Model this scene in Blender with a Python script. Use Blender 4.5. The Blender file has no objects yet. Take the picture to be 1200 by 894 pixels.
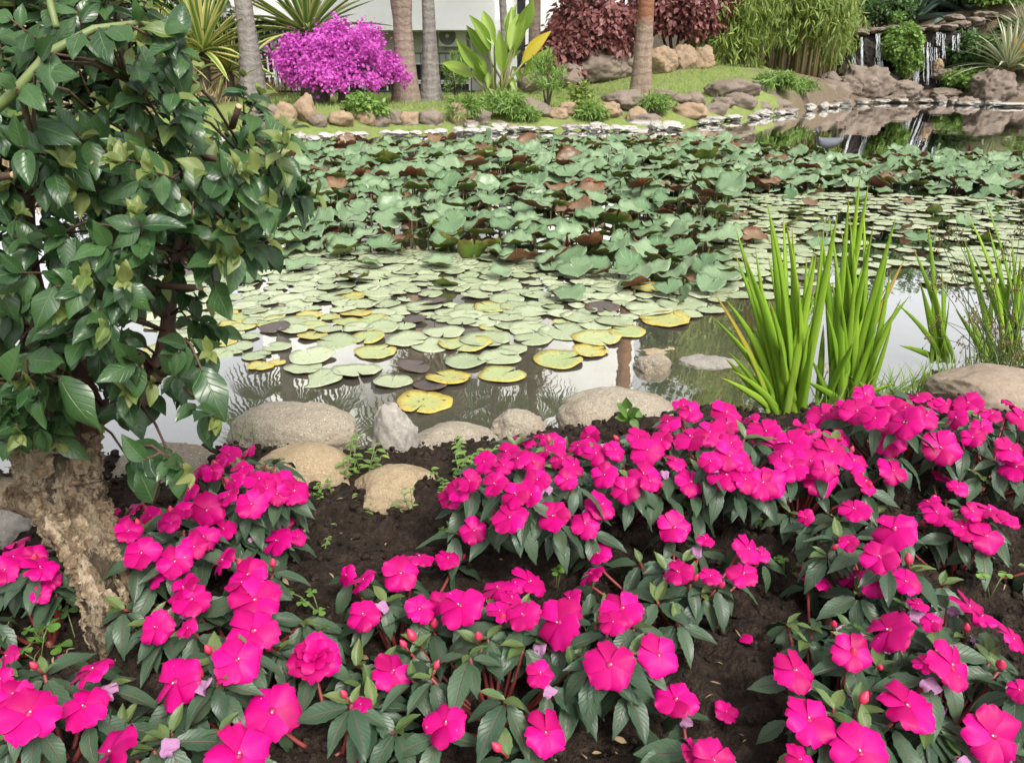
import bpy, math, random
import numpy as np
from mathutils import Vector, Matrix, noise as mnoise

# ------------------------------------------------------------------ camera, sky, sun, exposure
scene = bpy.context.scene
COL = scene.collection
PITCH = math.radians(22.4)
CAM_Z = 0.93
FPX = 906.0                                   # focal length in pixels of a 1200 px wide picture
cam_d = bpy.data.cameras.new('camera')
cam_d.sensor_fit = 'HORIZONTAL'; cam_d.sensor_width = 36.0
cam_d.lens = 36.0 * FPX / 1200.0
cam_d.clip_start = 0.02; cam_d.clip_end = 3000.0
cam_d.dof.use_dof = True; cam_d.dof.focus_distance = 2.2; cam_d.dof.aperture_fstop = 20.0
cam = bpy.data.objects.new('camera', cam_d); COL.objects.link(cam)
cam.location = (0, 0, CAM_Z); cam.rotation_euler = (math.pi/2 - PITCH, 0, 0)
scene.camera = cam

SUN_EL, SUN_AZ = math.radians(50), math.radians(150)       # azimuth clockwise from +Y
world = bpy.data.worlds.new('World'); scene.world = world; world.use_nodes = True
wn = world.node_tree.nodes; wl = world.node_tree.links
bgn = wn['Background']
sky = wn.new('ShaderNodeTexSky'); sky.sky_type = 'NISHITA'; sky.sun_disc = False
sky.sun_elevation = SUN_EL; sky.sun_rotation = SUN_AZ
sky.air_density = 1.0; sky.dust_density = 4.0; sky.ozone_density = 1.0
hs = wn.new('ShaderNodeHueSaturation'); hs.inputs['Saturation'].default_value = 0.10
wl.new(sky.outputs[0], hs.inputs['Color']); wl.new(hs.outputs[0], bgn.inputs['Color'])
bgn.inputs['Strength'].default_value = 0.15
sun_d = bpy.data.lights.new('sun', 'SUN'); sun_d.energy = 1.5; sun_d.angle = math.radians(14)
sun_d.color = (1.0, 0.93, 0.82)
sun = bpy.data.objects.new('sun', sun_d); COL.objects.link(sun)
sdir = Vector((math.sin(SUN_AZ)*math.cos(SUN_EL), math.cos(SUN_AZ)*math.cos(SUN_EL), math.sin(SUN_EL)))
sun.rotation_euler = sdir.to_track_quat('Z', 'Y').to_euler(); sun.location = sdir*30
vs = scene.view_settings
vs.view_transform = 'Standard'; vs.look = 'None'; vs.exposure = 0.95; vs.gamma = 1.0; vs.use_curve_mapping = False
scene.cycles.max_bounces = 8; scene.cycles.transparent_max_bounces = 12
scene.cycles.caustics_reflective = False; scene.cycles.caustics_refractive = False

# ------------------------------------------------------------------ helpers
RNG = np.random.default_rng(7)
R = random.Random(11)
CP, SP = math.cos(PITCH), math.sin(PITCH)
def ray(px, py):
    dx = (px-600)/FPX; dy = (py-447)/FPX
    return np.array([dx, CP - dy*SP, -(SP + dy*CP)])
def at_z(px, py, z):            # the point at height z on the line of sight of a photo pixel
    d = ray(px, py); t = (z-CAM_Z)/d[2]
    return np.array([0, 0, CAM_Z]) + d*t
def at_y(px, py, Y):            # the point at distance Y
    d = ray(px, py)
    return np.array([0, 0, CAM_Z]) + d*(Y/d[1])
def at_t(px, py, t):
    return np.array([0, 0, CAM_Z]) + ray(px, py)*t
def to_px(p):
    x, y, z = p[0], p[1], p[2]-CAM_Z
    dep = y*CP - z*SP; up = y*SP + z*CP
    return 600 + FPX*x/dep, 447 - FPX*up/dep
def sstep(a, b, x):
    t = np.clip((x-a)/(b-a), 0, 1); return t*t*(3-2*t)
def unit(v):
    v = np.asarray(v, float); return v/(np.linalg.norm(v, axis=-1, keepdims=True)+1e-12)
def fb(x, y, z=0.0, s=1.0, o=3):
    return mnoise.fractal(Vector((x*s, y*s, z*s)), 0.6, 2.1, o)

def tag(o, label=None, cat=None, group=None, kind=None):
    if label: o['label'] = label
    if cat: o['category'] = cat
    if group: o['group'] = group
    if kind: o['kind'] = kind
    return o
def empty(name, loc=(0, 0, 0)):
    o = bpy.data.objects.new(name, None); COL.objects.link(o); o.location = [float(v) for v in loc]
    o.empty_display_size = 0.05
    return o
def obj(name, mesh, parent=None, loc=None, mat=None):
    o = bpy.data.objects.new(name, mesh); COL.objects.link(o)
    if parent is not None: o.parent = parent
    if loc is not None: o.location = [float(v) for v in loc]
    return o
def place(name, mesh, M, parent=None, ploc=None):
    """new object with matrix M (4x4 numpy, world); parent is an Empty at ploc without rotation"""
    o = bpy.data.objects.new(name, mesh); COL.objects.link(o)
    M = np.array(M, float)
    if parent is not None:
        o.parent = parent
        if ploc is not None: M[:3, 3] -= np.asarray(ploc, float)
    o.matrix_basis = Matrix(M.tolist())
    return o

class MB:
    """collects pieces of one mesh: verts, faces, uv, rnd attribute, material index"""
    def __init__(s): s.v = []; s.f = []; s.uv = []; s.r = []; s.m = []; s.n = 0
    def add(s, v, f, uv=None, r=0.0, m=0):
        v = np.asarray(v, float)
        s.v.append(v); s.f += [tuple(i+s.n for i in q) for q in f]
        s.m += [m]*len(f)
        s.uv.append(np.zeros((len(v), 2)) if uv is None else np.asarray(uv, float))
        s.r.append(np.full(len(v), r)); s.n += len(v)
        return s
    def tube(s, pts, rad, n=8, m=0, r=0.0, cap=True):
        pts = np.asarray(pts, float); k = len(pts)
        rad = np.full(k, rad) if np.isscalar(rad) else np.asarray(rad, float)
        tan = unit(np.gradient(pts, axis=0))
        ref = np.array([0.31, 0.22, 0.92]) if abs(tan[0][2]) < 0.8 else np.array([0.95, 0.2, 0.1])
        V = []; U = []
        for i in range(k):
            a = unit(np.cross(tan[i], ref)); b = np.cross(tan[i], a)
            th = np.linspace(0, 2*math.pi, n, endpoint=False)
            V.append(pts[i] + rad[i]*(np.cos(th)[:, None]*a + np.sin(th)[:, None]*b))
            U += [(j/n, i/max(1, k-1)) for j in range(n)]
        F = [(i*n+j, i*n+(j+1) % n, (i+1)*n+(j+1) % n, (i+1)*n+j) for i in range(k-1) for j in range(n)]
        V = np.vstack(V)
        if cap:
            F.append(tuple(range(n-1, -1, -1))); F.append(tuple((k-1)*n+j for j in range(n)))
        return s.add(V, F, U, r, m)
    def box(s, lo, hi, m=0, r=0.0):
        x0, y0, z0 = lo; x1, y1, z1 = hi
        v = [(x0,y0,z0),(x1,y0,z0),(x1,y1,z0),(x0,y1,z0),(x0,y0,z1),(x1,y0,z1),(x1,y1,z1),(x0,y1,z1)]
        f = [(0,3,2,1),(4,5,6,7),(0,1,5,4),(1,2,6,5),(2,3,7,6),(3,0,4,7)]
        return s.add(v, f, None, r, m)
    def mesh(s, name, mats, smooth=True):
        me = bpy.data.meshes.new(name)
        V = np.vstack(s.v); me.from_pydata(V.tolist(), [], s.f)
        for mm in (mats if isinstance(mats, (list, tuple)) else [mats]): me.materials.append(mm)
        if any(s.m): me.polygons.foreach_set('material_index', s.m)
        me.polygons.foreach_set('use_smooth', [smooth]*len(me.polygons))
        finish_attr(me, np.vstack(s.uv), np.concatenate(s.r))
        return me
def finish_attr(me, UV, rr):
    uvl = me.uv_layers.new(name='UVMap')
    li = np.empty(len(me.loops), dtype=np.int32); me.loops.foreach_get('vertex_index', li)
    uvl.data.foreach_set('uv', UV[li].astype(np.float32).ravel())
    at = me.attributes.new('rnd', 'FLOAT', 'POINT'); at.data.foreach_set('value', rr.astype(np.float32))
    me.update()

def many(name, tpl, pos, rot, scl, rnd, mats, smooth=True):
    """one mesh of many copies of a template (verts, faces(quads/tris), uv, matidx)"""
    tv, tf, tuv, tm = tpl
    n = len(pos); k = len(tv)
    scl = np.asarray(scl, float)
    if scl.ndim == 1: scl = np.repeat(scl[:, None], 3, 1)
    V = np.einsum('nij,nkj->nki', rot, tv[None]*scl[:, None, :]) + np.asarray(pos)[:, None, :]
    me = bpy.data.meshes.new(name)
    tl = np.concatenate([np.array(q) for q in tf]); tot = np.array([len(q) for q in tf])
    loops = (tl[None] + (np.arange(n)*k)[:, None]).ravel()
    totals = np.tile(tot, n); starts = np.concatenate([[0], np.cumsum(totals)[:-1]])
    me.vertices.add(n*k); me.vertices.foreach_set('co', V.astype(np.float32).ravel())
    me.loops.add(len(loops)); me.loops.foreach_set('vertex_index', loops.astype(np.int32))
    me.polygons.add(len(totals)); me.polygons.foreach_set('loop_start', starts.astype(np.int32))
    me.polygons.foreach_set('loop_total', totals.astype(np.int32))
    for mm in (mats if isinstance(mats, (list, tuple)) else [mats]): me.materials.append(mm)
    if any(tm): me.polygons.foreach_set('material_index', np.tile(np.array(tm, dtype=np.int32), n))
    me.polygons.foreach_set('use_smooth', np.full(len(totals), smooth))
    me.update(calc_edges=True)
    finish_attr(me, np.tile(tuv, (n, 1)), np.repeat(np.asarray(rnd, float), k))
    return me
def frames(d, nrm):
    """rotation matrices: local Y -> d, local Z ~ nrm"""
    d = unit(d); x = unit(np.cross(d, nrm)); z = np.cross(x, d)
    return np.stack([x, d, z], axis=-1)
def mat4(rot, pos, s=1.0):
    M = np.eye(4); M[:3, :3] = np.asarray(rot)*s; M[:3, 3] = pos; return M

# ---- leaf shaped templates: local Y along the leaf, Z its upper side
def leaf_tpl(hw, rows=8, cols=5, fold=0.1, droop=0.25, wave=0.0, serr=0.0, ph=0.0, curl=0.0):
    V = []; UV = []; F = []
    us = np.linspace(-1, 1, cols)
    for i in range(rows+1):
        v = i/rows; w = hw(v)
        if serr and i % 2: w *= 1+serr
        for u in us:
            z = fold*abs(u)*w - droop*v*v + wave*abs(u)**2*math.sin(v*9+ph+(1.3 if u > 0 else 0)) - curl*u*u*w
            V.append((u*w*(1-0.25*fold), v - (0.03 if (serr and i % 2 and abs(u) == 1) else 0), z))
            UV.append((u*.5+.5, v))
    for i in range(rows):
        for j in range(cols-1):
            a = i*cols+j; F.append((a, a+1, a+cols+1, a+cols))
    return np.array(V), F, np.array(UV), [0]*len(F)
def tpl_mesh(name, tpl, mats, scale=1.0, smooth=True):
    tv, tf, tuv, tm = tpl
    m = MB(); m.add(tv*scale, tf, tuv); m.m = list(tm)
    return m.mesh(name, mats, smooth)
def lance(k, p=0.85):
    return lambda v: max(0.012, k*math.sin(math.pi*min(1, max(0, v))**p)**0.9)
def blade(k):
    return lambda v: max(0.0015, k*(0.75+0.25*math.sin(v*2.2))*(1-v**3.5))

# ------------------------------------------------------------------ materials
class NT:
    def __init__(s, name):
        s.mat = bpy.data.materials.new(name); s.mat.use_nodes = True
        s.t = s.mat.node_tree; s.t.nodes.clear()
        s.out = s.n('ShaderNodeOutputMaterial')
    def n(s, typ, **kw):
        nd = s.t.nodes.new(typ)
        for k, v in kw.items():
            if hasattr(nd, k) and k not in nd.inputs: setattr(nd, k, v)
            else: s.set(nd.inputs[k], v)
        return nd
    def set(s, inp, v):
        if isinstance(v, bpy.types.NodeSocket): s.t.links.new(v, inp)
        elif isinstance(v, bpy.types.Node): s.t.links.new(v.outputs[0], inp)
        elif isinstance(v, (tuple, list)) and len(v) == 3 and inp.type == 'RGBA': inp.default_value = (*v, 1)
        else: inp.default_value = v
    def math(s, op, a, b=None, clamp=False):
        nd = s.t.nodes.new('ShaderNodeMath'); nd.operation = op; nd.use_clamp = clamp
        s.set(nd.inputs[0], a)
        if b is not None: s.set(nd.inputs[1], b)
        return nd.outputs[0]
    def mix(s, f, a, b, typ='MIX'):
        nd = s.t.nodes.new('ShaderNodeMix'); nd.data_type = 'RGBA'; nd.blend_type = typ
        s.set(nd.inputs[0], f); s.set(nd.inputs[6], a); s.set(nd.inputs[7], b)
        return nd.outputs[2]
    def noise(s, scale, detail=4, rough=0.55, coord=None, dist=0.0):
        nd = s.n('ShaderNodeTexNoise', Scale=scale, Detail=float(detail), Roughness=rough, Distortion=dist)
        if coord is not None: s.set(nd.inputs['Vector'], coord)
        return nd.outputs['Fac']
    def ramp(s, f, stops, interp='LINEAR'):
        nd = s.t.nodes.new('ShaderNodeValToRGB'); cr = nd.color_ramp; cr.interpolation = interp
        while len(cr.elements) > 1: cr.elements.remove(cr.elements[-1])
        for i, (p, c) in enumerate(stops):
            e = cr.elements[0] if i == 0 else cr.elements.new(p)
            e.position = p; e.color = (*c, 1) if len(c) == 3 else c
        s.set(nd.inputs[0], f); return nd.outputs[0]
    def mr(s, v, a, b, c=0.0, d=1.0):
        nd = s.n('ShaderNodeMapRange'); s.set(nd.inputs[0], v)
        for i, q in enumerate((a, b, c, d)): nd.inputs[i+1].default_value = q
        return nd.outputs[0]
    def rnd(s):
        oi = s.n('ShaderNodeObjectInfo'); at = s.n('ShaderNodeAttribute', attribute_name='rnd')
        return s.math('FRACT', s.math('ADD', oi.outputs['Random'], at.outputs['Fac']))
    def pos(s): return s.n('ShaderNodeNewGeometry').outputs['Position']
    def uv(s):
        u = s.n('ShaderNodeUVMap'); u.uv_map = 'UVMap'
        x = s.n('ShaderNodeSeparateXYZ'); s.t.links.new(u.outputs[0], x.inputs[0]); return x.outputs[0], x.outputs[1]
    def bump(s, h, strength, dist=0.01):
        return s.n('ShaderNodeBump', Height=h, Strength=strength, Distance=dist).outputs[0]
    def pbr(s, col, rough=0.6, normal=None, spec=0.5, trans=0.0, tcol=None, metal=0.0, sheen=0.0, coat=0.0):
        p = s.n('ShaderNodeBsdfPrincipled'); s.set(p.inputs['Base Color'], col); s.set(p.inputs['Roughness'], rough)
        p.inputs['Specular IOR Level'].default_value = spec; p.inputs['Metallic'].default_value = metal
        p.inputs['Sheen Weight'].default_value = sheen; p.inputs['Coat Weight'].default_value = coat
        if normal is not None: s.set(p.inputs['Normal'], normal)
        sh = p.outputs[0]
        if trans:
            t = s.n('ShaderNodeBsdfTranslucent'); s.set(t.inputs['Color'], tcol if tcol is not None else col)
            mx = s.n('ShaderNodeMixShader'); mx.inputs[0].default_value = trans
            s.t.links.new(sh, mx.inputs[1]); s.t.links.new(t.outputs[0], mx.inputs[2]); sh = mx.outputs[0]
        s.t.links.new(sh, s.out.inputs['Surface']); return s.mat
def hsv_mul(c, k): return tuple(min(1, v*k) for v in c)

def m_leaf(name, dark, light, rough=0.4, trans=0.25, rib=None, ribw=0.06, veins=14.0, spec=0.5, mott=0.35, bumpk=0.25, vein_col=None):
    t = NT(name); u, v = t.uv(); r = t.rnd()
    n1 = t.noise(9.0, 3, .6, t.n('ShaderNodeNewGeometry').outputs['Position'])
    col = t.mix(r, dark, light)
    col = t.mix(t.math('MULTIPLY', n1, mott), col, hsv_mul(light, 1.25))
    au = t.math('ABSOLUTE', t.math('SUBTRACT', u, 0.5))
    sv = t.math('SINE', t.math('MULTIPLY', t.math('SUBTRACT', v, t.math('MULTIPLY', au, 0.55)), veins*6.2832))
    vein = t.mr(sv, 0.82, 1.0)
    ribm = t.mr(au, ribw, ribw*0.35)
    if rib is not None: col = t.mix(ribm, col, rib)
    col = t.mix(t.math('MULTIPLY', vein, 0.25), col, vein_col or hsv_mul(light, 1.3))
    h = t.math('SUBTRACT', t.math('MULTIPLY', vein, -0.4), ribm)
    return t.pbr(col, rough, t.bump(h, bumpk, 0.004), spec, trans, t.mix(0.5, col, hsv_mul(light, 1.6)))
def m_plain(name, a, b, scale=8.0, rough=0.7, bumpk=0.0, spec=0.4, metal=0.0, trans=0.0):
    t = NT(name); nz = t.noise(scale, 5, .6, t.pos())
    return t.pbr(t.mix(nz, a, b), rough, t.bump(t.noise(scale*4, 4, .6, t.pos()), bumpk, .01) if bumpk else None, spec, trans, metal=metal)
# ------------------------------------------------------------------ terrain, soil, water
WZ = -0.12
near_px = [(-250, 560), (60, 560), (200, 545), (270, 530), (430, 540), (590, 525), (650, 512), (800, 492), (890, 496), (1000, 480), (1060, 470), (1130, 452), (1220, 428), (1400, 380)]
far_px = [(-400, 172), (300, 166), (400, 161), (450, 156), (600, 152.5), (730, 150), (800, 148), (860, 140), (940, 129), (1000, 119.5), (1100, 119), (1200, 122), (1330, 124)]
nearW = np.array([at_z(a, b, WZ) for a, b in near_px]); farW = np.array([at_z(a, b, WZ) for a, b in far_px])
nearW = nearW[np.argsort(nearW[:, 0])]; farW = farW[np.argsort(farW[:, 0])]
def yn(x): return np.interp(x, nearW[:, 0], nearW[:, 1])
def yf(x): return np.interp(x, farW[:, 0], farW[:, 1]) - 60*np.clip(x-20, 0, 1)
def height(x, y):
    x = np.asarray(x, float); y = np.asarray(y, float)
    d1 = y - yn(x); d2 = yf(x) - y; d = np.minimum(d1, d2)
    z = np.where(d > 0, WZ - 0.02 - 0.10*sstep(0, .4, d) - 0.45*sstep(.3, 2.2, d), 0.0)
    zn = WZ + 0.12*sstep(-.02, .22, -d1)
    e = -d2
    zf = WZ + .01 + 0.21*sstep(0, .9, e)
    zf = zf + 0.75*np.exp(-(((x-5.6)/3.8)**2 + ((y-23.0)/4.2)**2))          # lawn rising to the right
    zf = zf + 1.75*sstep(25.9, 27.2, y)*sstep(7.0, 10.0, x) + 1.2*sstep(28, 34, y)*sstep(7.0, 10.0, x)                      # hill behind the waterfall
    zf = zf + 1.2*sstep(12.2, 16.5, x)*sstep(22.6, 26, y)                       # right bank
    zf = zf + 1.6*sstep(-6.8, -11, x)*sstep(13, 18, y)                        # dry slope on the left
    return np.where(d > 0, z, np.where(d1 <= 0, zn, zf))

def grid_mesh(name, xs, ys, zf, mat):
    X, Y = np.meshgrid(xs, ys); Z = zf(X, Y)
    nx, ny = len(xs), len(ys)
    V = np.stack([X, Y, Z], -1).reshape(-1, 3)
    a = (np.arange(ny-1)[:, None]*nx + np.arange(nx-1)[None]).ravel()
    F = np.stack([a, a+1, a+nx+1, a+nx], -1)
    me = bpy.data.meshes.new(name)
    me.vertices.add(len(V)); me.vertices.foreach_set('co', V.astype(np.float32).ravel())
    me.loops.add(F.size); me.loops.foreach_set('vertex_index', F.astype(np.int32).ravel())
    me.polygons.add(len(F)); me.polygons.foreach_set('loop_start', np.arange(0, F.size, 4, dtype=np.int32))
    me.polygons.foreach_set('loop_total', np.full(len(F), 4, dtype=np.int32))
    me.polygons.foreach_set('use_smooth', np.full(len(F), True))
    me.materials.append(mat); me.update(calc_edges=True)
    return me

def m_soil():
    t = NT('soil'); p = t.pos()
    n1 = t.noise(4.0, 5, .6, p); n2 = t.noise(38.0, 6, .7, p); n3 = t.noise(140.0, 3, .6, p)
    col = t.ramp(n2, [(.28, (.011, .0075, .0055)), (.5, (.040, .027, .019)), (.74, (.105, .074, .055))])
    col = t.mix(t.mr(n1, .48, .72, 0, .6), col, (.062, .045, .035))
    sep = t.n('ShaderNodeSeparateXYZ'); t.set(sep.inputs[0], p)
    mud = t.mr(sep.outputs[2], -0.09, -0.16)
    mudc = t.mix(n1, (.12, .10, .045), (.05, .05, .02))
    col = t.mix(mud, col, mudc)
    h = t.math('ADD', t.math('MULTIPLY', n2, 1.0), t.math('MULTIPLY', n3, .5))
    return t.pbr(col, .9, t.bump(h, 1.0, .035), .2)
def m_ground():
    t = NT('ground_cover'); p = t.pos()
    sep = t.n('ShaderNodeSeparateXYZ'); t.set(sep.inputs[0], p)
    n1 = t.noise(1.3, 4, .6, p); n2 = t.noise(9, 5, .65, p); n3 = t.noise(60, 3, .6, p)
    grass = t.mix(t.mr(n2, .3, .7), (.14, .205, .05), (.25, .295, .095))
    grass = t.mix(t.mr(n1, .5, .72), grass, (.19, .20, .085))
    dry = t.mix(n2, (.09, .075, .05), (.20, .17, .10))
    left = t.mr(t.math('ADD', sep.outputs[0], t.math('MULTIPLY', n1, 1.5)), -6.2, -7.2)
    col = t.mix(left, grass, dry)
    right = t.mr(t.math('ADD', sep.outputs[0], t.math('MULTIPLY', n1, 2.0)), 6.8, 8.0)
    earth = t.mix(n2, (.10, .075, .05), (.22, .17, .12))
    col = t.mix(right, col, earth)
    bed = t.mr(sep.outputs[2], -0.115, -0.15)
    col = t.mix(bed, col, t.mix(n1, (.06, .055, .02), (.10, .085, .035)))
    return t.pbr(col, .9, t.bump(n3, .8, .03), .2)
M_SOIL = m_soil(); M_GROUND = m_ground()

xs = np.arange(-2.6, 3.4, .02); ys = np.arange(.15, 3.3, .02)
BX0, BX1, BY0, BY1 = xs[0], xs[-1], ys[0], ys[-1]
def bed_z(X, Y):
    Z = height(X, Y)
    out = np.zeros_like(Z)
    for i in range(Z.shape[0]):
        for j in range(Z.shape[1]):
            x, y = X[i, j], Y[i, j]
            out[i, j] = .034*fb(x, y, 0, 5.5, 3) + .026*fb(x, y, 3, 22, 3)
    m = sstep(.05, .28, yn(X)-Y)*.85 + .15
    return Z + out*m
soil_me = grid_mesh('soil_bed', xs, ys, bed_z, M_SOIL)
tag(obj('soil_bed', soil_me), 'dark brown flower bed soil beside the pond', None, None, 'structure')
_co = np.empty(len(soil_me.vertices)*3, dtype=np.float32); soil_me.vertices.foreach_get('co', _co)
BEDZ = _co.reshape(len(ys), len(xs), 3)[:, :, 2]
def soil_z(x, y):
    i = int(np.clip((y-BY0)/.02, 0, len(ys)-1)); j = int(np.clip((x-BX0)/.02, 0, len(xs)-1)); return float(BEDZ[i, j])
def gz(x, y): return float(height(np.array(x), np.array(y)))

gx = np.concatenate([[-400, -150, -70, -40], np.arange(-28, 30, .3), [40, 70, 150, 400]])
gy = np.concatenate([[-300, -100, -30, -10, -4, -1.5], np.arange(0, 40, .25), [45, 60, 90, 150, 300, 900]])
def ground_z(X, Y):
    Z = height(X, Y)
    inside = (X > BX0+.1) & (X < BX1-.1) & (Y > BY0+.1) & (Y < BY1-.1)
    Z = np.where(inside, Z-.14, Z)
    far = (Y > 13) & (Z > -.1)
    N = np.zeros_like(Z)
    it = np.argwhere(far & (np.abs(X) < 30) & (Y < 40))
    for i, j in it: N[i, j] = .05*fb(X[i, j], Y[i, j], 0, .9, 3)
    return Z + N
tag(obj('ground', grid_mesh('ground', gx, gy, ground_z, M_GROUND)), 'lawn and banks around the pond', None, None, 'structure')

def m_water():
    t = NT('pond_water'); p = t.pos()
    mp = t.n('ShaderNodeMapping'); t.set(mp.inputs['Vector'], p); mp.inputs['Scale'].default_value = (1, .55, 1)
    n1 = t.noise(2.2, 2, .5, mp.outputs[0]); n2 = t.noise(14, 2, .5, mp.outputs[0])
    nr = t.bump(t.math('ADD', n1, t.math('MULTIPLY', n2, .12)), .05, .05)
    fr = t.n('ShaderNodeFresnel', IOR=1.45); t.set(fr.inputs['Normal'], nr)
    g = t.n('ShaderNodeBsdfGlossy', Roughness=.015); t.set(g.inputs['Color'], (1, 1, 1)); t.set(g.inputs['Normal'], nr)
    tr = t.n('ShaderNodeBsdfTransparent'); t.set(tr.inputs['Color'], (.80, .78, .58))
    df = t.n('ShaderNodeBsdfDiffuse'); t.set(df.inputs['Color'], (.27, .265, .20))
    mu = t.n('ShaderNodeMixShader'); mu.inputs[0].default_value = .34
    t.t.links.new(tr.outputs[0], mu.inputs[1]); t.t.links.new(df.outputs[0], mu.inputs[2])
    mx = t.n('ShaderNodeMixShader'); t.set(mx.inputs[0], t.math('ADD', .20, t.math('MULTIPLY', fr.outputs[0], 2.3), True))
    t.t.links.new(mu.outputs[0], mx.inputs[1]); t.t.links.new(g.outputs[0], mx.inputs[2])
    t.t.links.new(mx.outputs[0], t.out.inputs['Surface']); return t.mat
wm = MB(); wm.add([(-30, .9, WZ), (24, .9, WZ), (24, 36, WZ), (-30, 36, WZ)], [(0, 1, 2, 3)])
tag(obj('pond_water', wm.mesh('pond_water', m_water())), 'still grey green pond water', None, None, 'structure')

# ------------------------------------------------------------------ rocks
def m_rock(name, a, b, c, scale=6.0, speck=0.0, waterline=False, bumpk=.5):
    t = NT(name); p = t.pos()
    oi = t.n('ShaderNodeObjectInfo')
    n1 = t.noise(scale, 6, .62, p, .3); n2 = t.noise(scale*9, 5, .7, p); n3 = t.noise(scale*.45, 3, .5, p)
    col = t.mix(t.mr(n1, .32, .68), a, b)
    col = t.mix(t.mr(n3, .52, .7), col, c)
    col = t.mix(t.math('MULTIPLY', t.math('SUBTRACT', oi.outputs['Random'], .5), .5), col, b, 'MIX')
    col = t.mix(.55, col, t.mix(n2, hsv_mul(a, .45), hsv_mul(b, 1.35)))
    if speck:
        vo = t.n('ShaderNodeTexVoronoi', Scale=scale*24); t.set(vo.inputs['Vector'], p)
        sp = t.mr(t.noise(scale*30, 2, .5, p), .62, .7)
        col = t.mix(t.math('MULTIPLY', sp, speck), col, hsv_mul(a, .35))
        sp2 = t.mr(t.noise(scale*26, 2, .5, t.n('ShaderNodeMapping', Vector=p, Location=(3, 1, 2)).outputs[0]), .62, .7)
        col = t.mix(t.math('MULTIPLY', sp2, speck), col, hsv_mul(b, 1.5))
    if waterline:                                          # pale lime crust left by the pond
        sep = t.n('ShaderNodeSeparateXYZ'); t.set(sep.inputs[0], p)
        lv = t.math('ADD', sep.outputs[2], t.math('MULTIPLY', t.math('SUBTRACT', n1, .5), .10))
        col = t.mix(t.math('MULTIPLY', t.mr(lv, WZ+.12, WZ+.06), .85), col, (.50, .48, .44))
    h = t.math('ADD', n1, t.math('MULTIPLY', n2, .45))
    return t.pbr(col, .85, t.bump(h, bumpk, .03), .3)
M_GRANITE = m_rock('granite', (.22, .18, .135), (.42, .37, .29), (.36, .24, .13), 9, 1.0, False, .8)
M_SAND = m_rock('sandstone', (.33, .24, .14), (.43, .34, .22), (.25, .19, .11), 10, .8, False, .7)
M_GREY = m_rock('grey_stone', (.20, .18, .155), (.40, .37, .33), (.30, .25, .19), 7, .4, False, .35)
M_BROWN = m_rock('volcanic_stone', (.095, .072, .056), (.25, .20, .16), (.18, .145, .12), 2.2, 0, True)
M_OCHRE = m_rock('ochre_stone', (.22, .15, .09), (.36, .26, .17), (.24, .18, .14), 2.0, 0, True)
M_DARK = m_rock('wet_basalt', (.012, .011, .012), (.055, .045, .04), (.07, .055, .045), 2.5, 0, False, .9)
M_LIME = m_rock('lime_crusted_stone', (.24, .22, .19), (.44, .42, .38), (.18, .14, .11), 3.0, 0, True)
M_SLAB = m_rock('brown_slab', (.22, .165, .125), (.33, .26, .20), (.17, .13, .10), 4.0, .2)

_ico = {}
def ico(sub):
    if sub in _ico: return _ico[sub]
    g = (1+5**.5)/2
    v = [(-1,g,0),(1,g,0),(-1,-g,0),(1,-g,0),(0,-1,g),(0,1,g),(0,-1,-g),(0,1,-g),(g,0,-1),(g,0,1),(-g,0,-1),(-g,0,1)]
    f = [(0,11,5),(0,5,1),(0,1,7),(0,7,10),(0,10,11),(1,5,9),(5,11,4),(11,10,2),(10,7,6),(7,1,8),(3,9,4),(3,4,2),(3,2,6),(3,6,8),(3,8,9),(4,9,5),(2,4,11),(6,2,10),(8,6,7),(9,8,1)]
    v = [np.array(q)/np.linalg.norm(q) for q in v]
    for _ in range(sub):
        cache = {}; nf = []
        def mid(a, b):
            k = (min(a, b), max(a, b))
            if k not in cache:
                m = v[a]+v[b]; v.append(m/np.linalg.norm(m)); cache[k] = len(v)-1
            return cache[k]
        for a, b, c in f:
            x, y, z = mid(a, b), mid(b, c), mid(c, a)
            nf += [(a, x, z), (b, y, x), (c, z, y), (x, y, z)]
        f = nf
    _ico[sub] = (np.array(v), f); return _ico[sub]
def rock_mesh(dims, seed, mat, sub=3, ang=0.5, rough=.12, boxy=0.0):
    rr = random.Random(seed); v, f = ico(sub); v = v.copy()
    if boxy: v = v/np.maximum(np.abs(v).max(1, keepdims=True)**boxy, 1e-6); 
    for _ in range(int(4+ang*10)):                       # flat facets
        n = unit([rr.gauss(0, 1), rr.gauss(0, 1), rr.gauss(0, .8)]); c = rr.uniform(.68, .95) if ang > .3 else rr.uniform(.85, .98)
        d = v@n - c; m = d > 0
        v[m] -= np.outer(d[m]*(.55+.45*ang), n)
    off = rr.uniform(0, 50)
    k = np.array([1 + rough*fb(q[0]+off, q[1], q[2], 1.6, 4) + .3*rough*fb(q[0]+off, q[1], q[2], 6, 2) for q in v])
    v = v*k[:, None]*np.array(dims)/2
    me = bpy.data.meshes.new('rock'); me.from_pydata(v.tolist(), [], f); me.materials.append(mat)
    me.polygons.foreach_set('use_smooth', [True]*len(f)); me.update()
    return me
def rock(name, label, loc, dims, seed, mat, rotz=0.0, tilt=0.0, sub=3, ang=.5, rough=.12, group=None, cat='rock', boxy=0.0):
    o = obj(name, rock_mesh(dims, seed, mat, sub, ang, rough, boxy), None, loc)
    o.rotation_euler = (tilt, 0, rotz); tag(o, label, cat, group); return o
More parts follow.
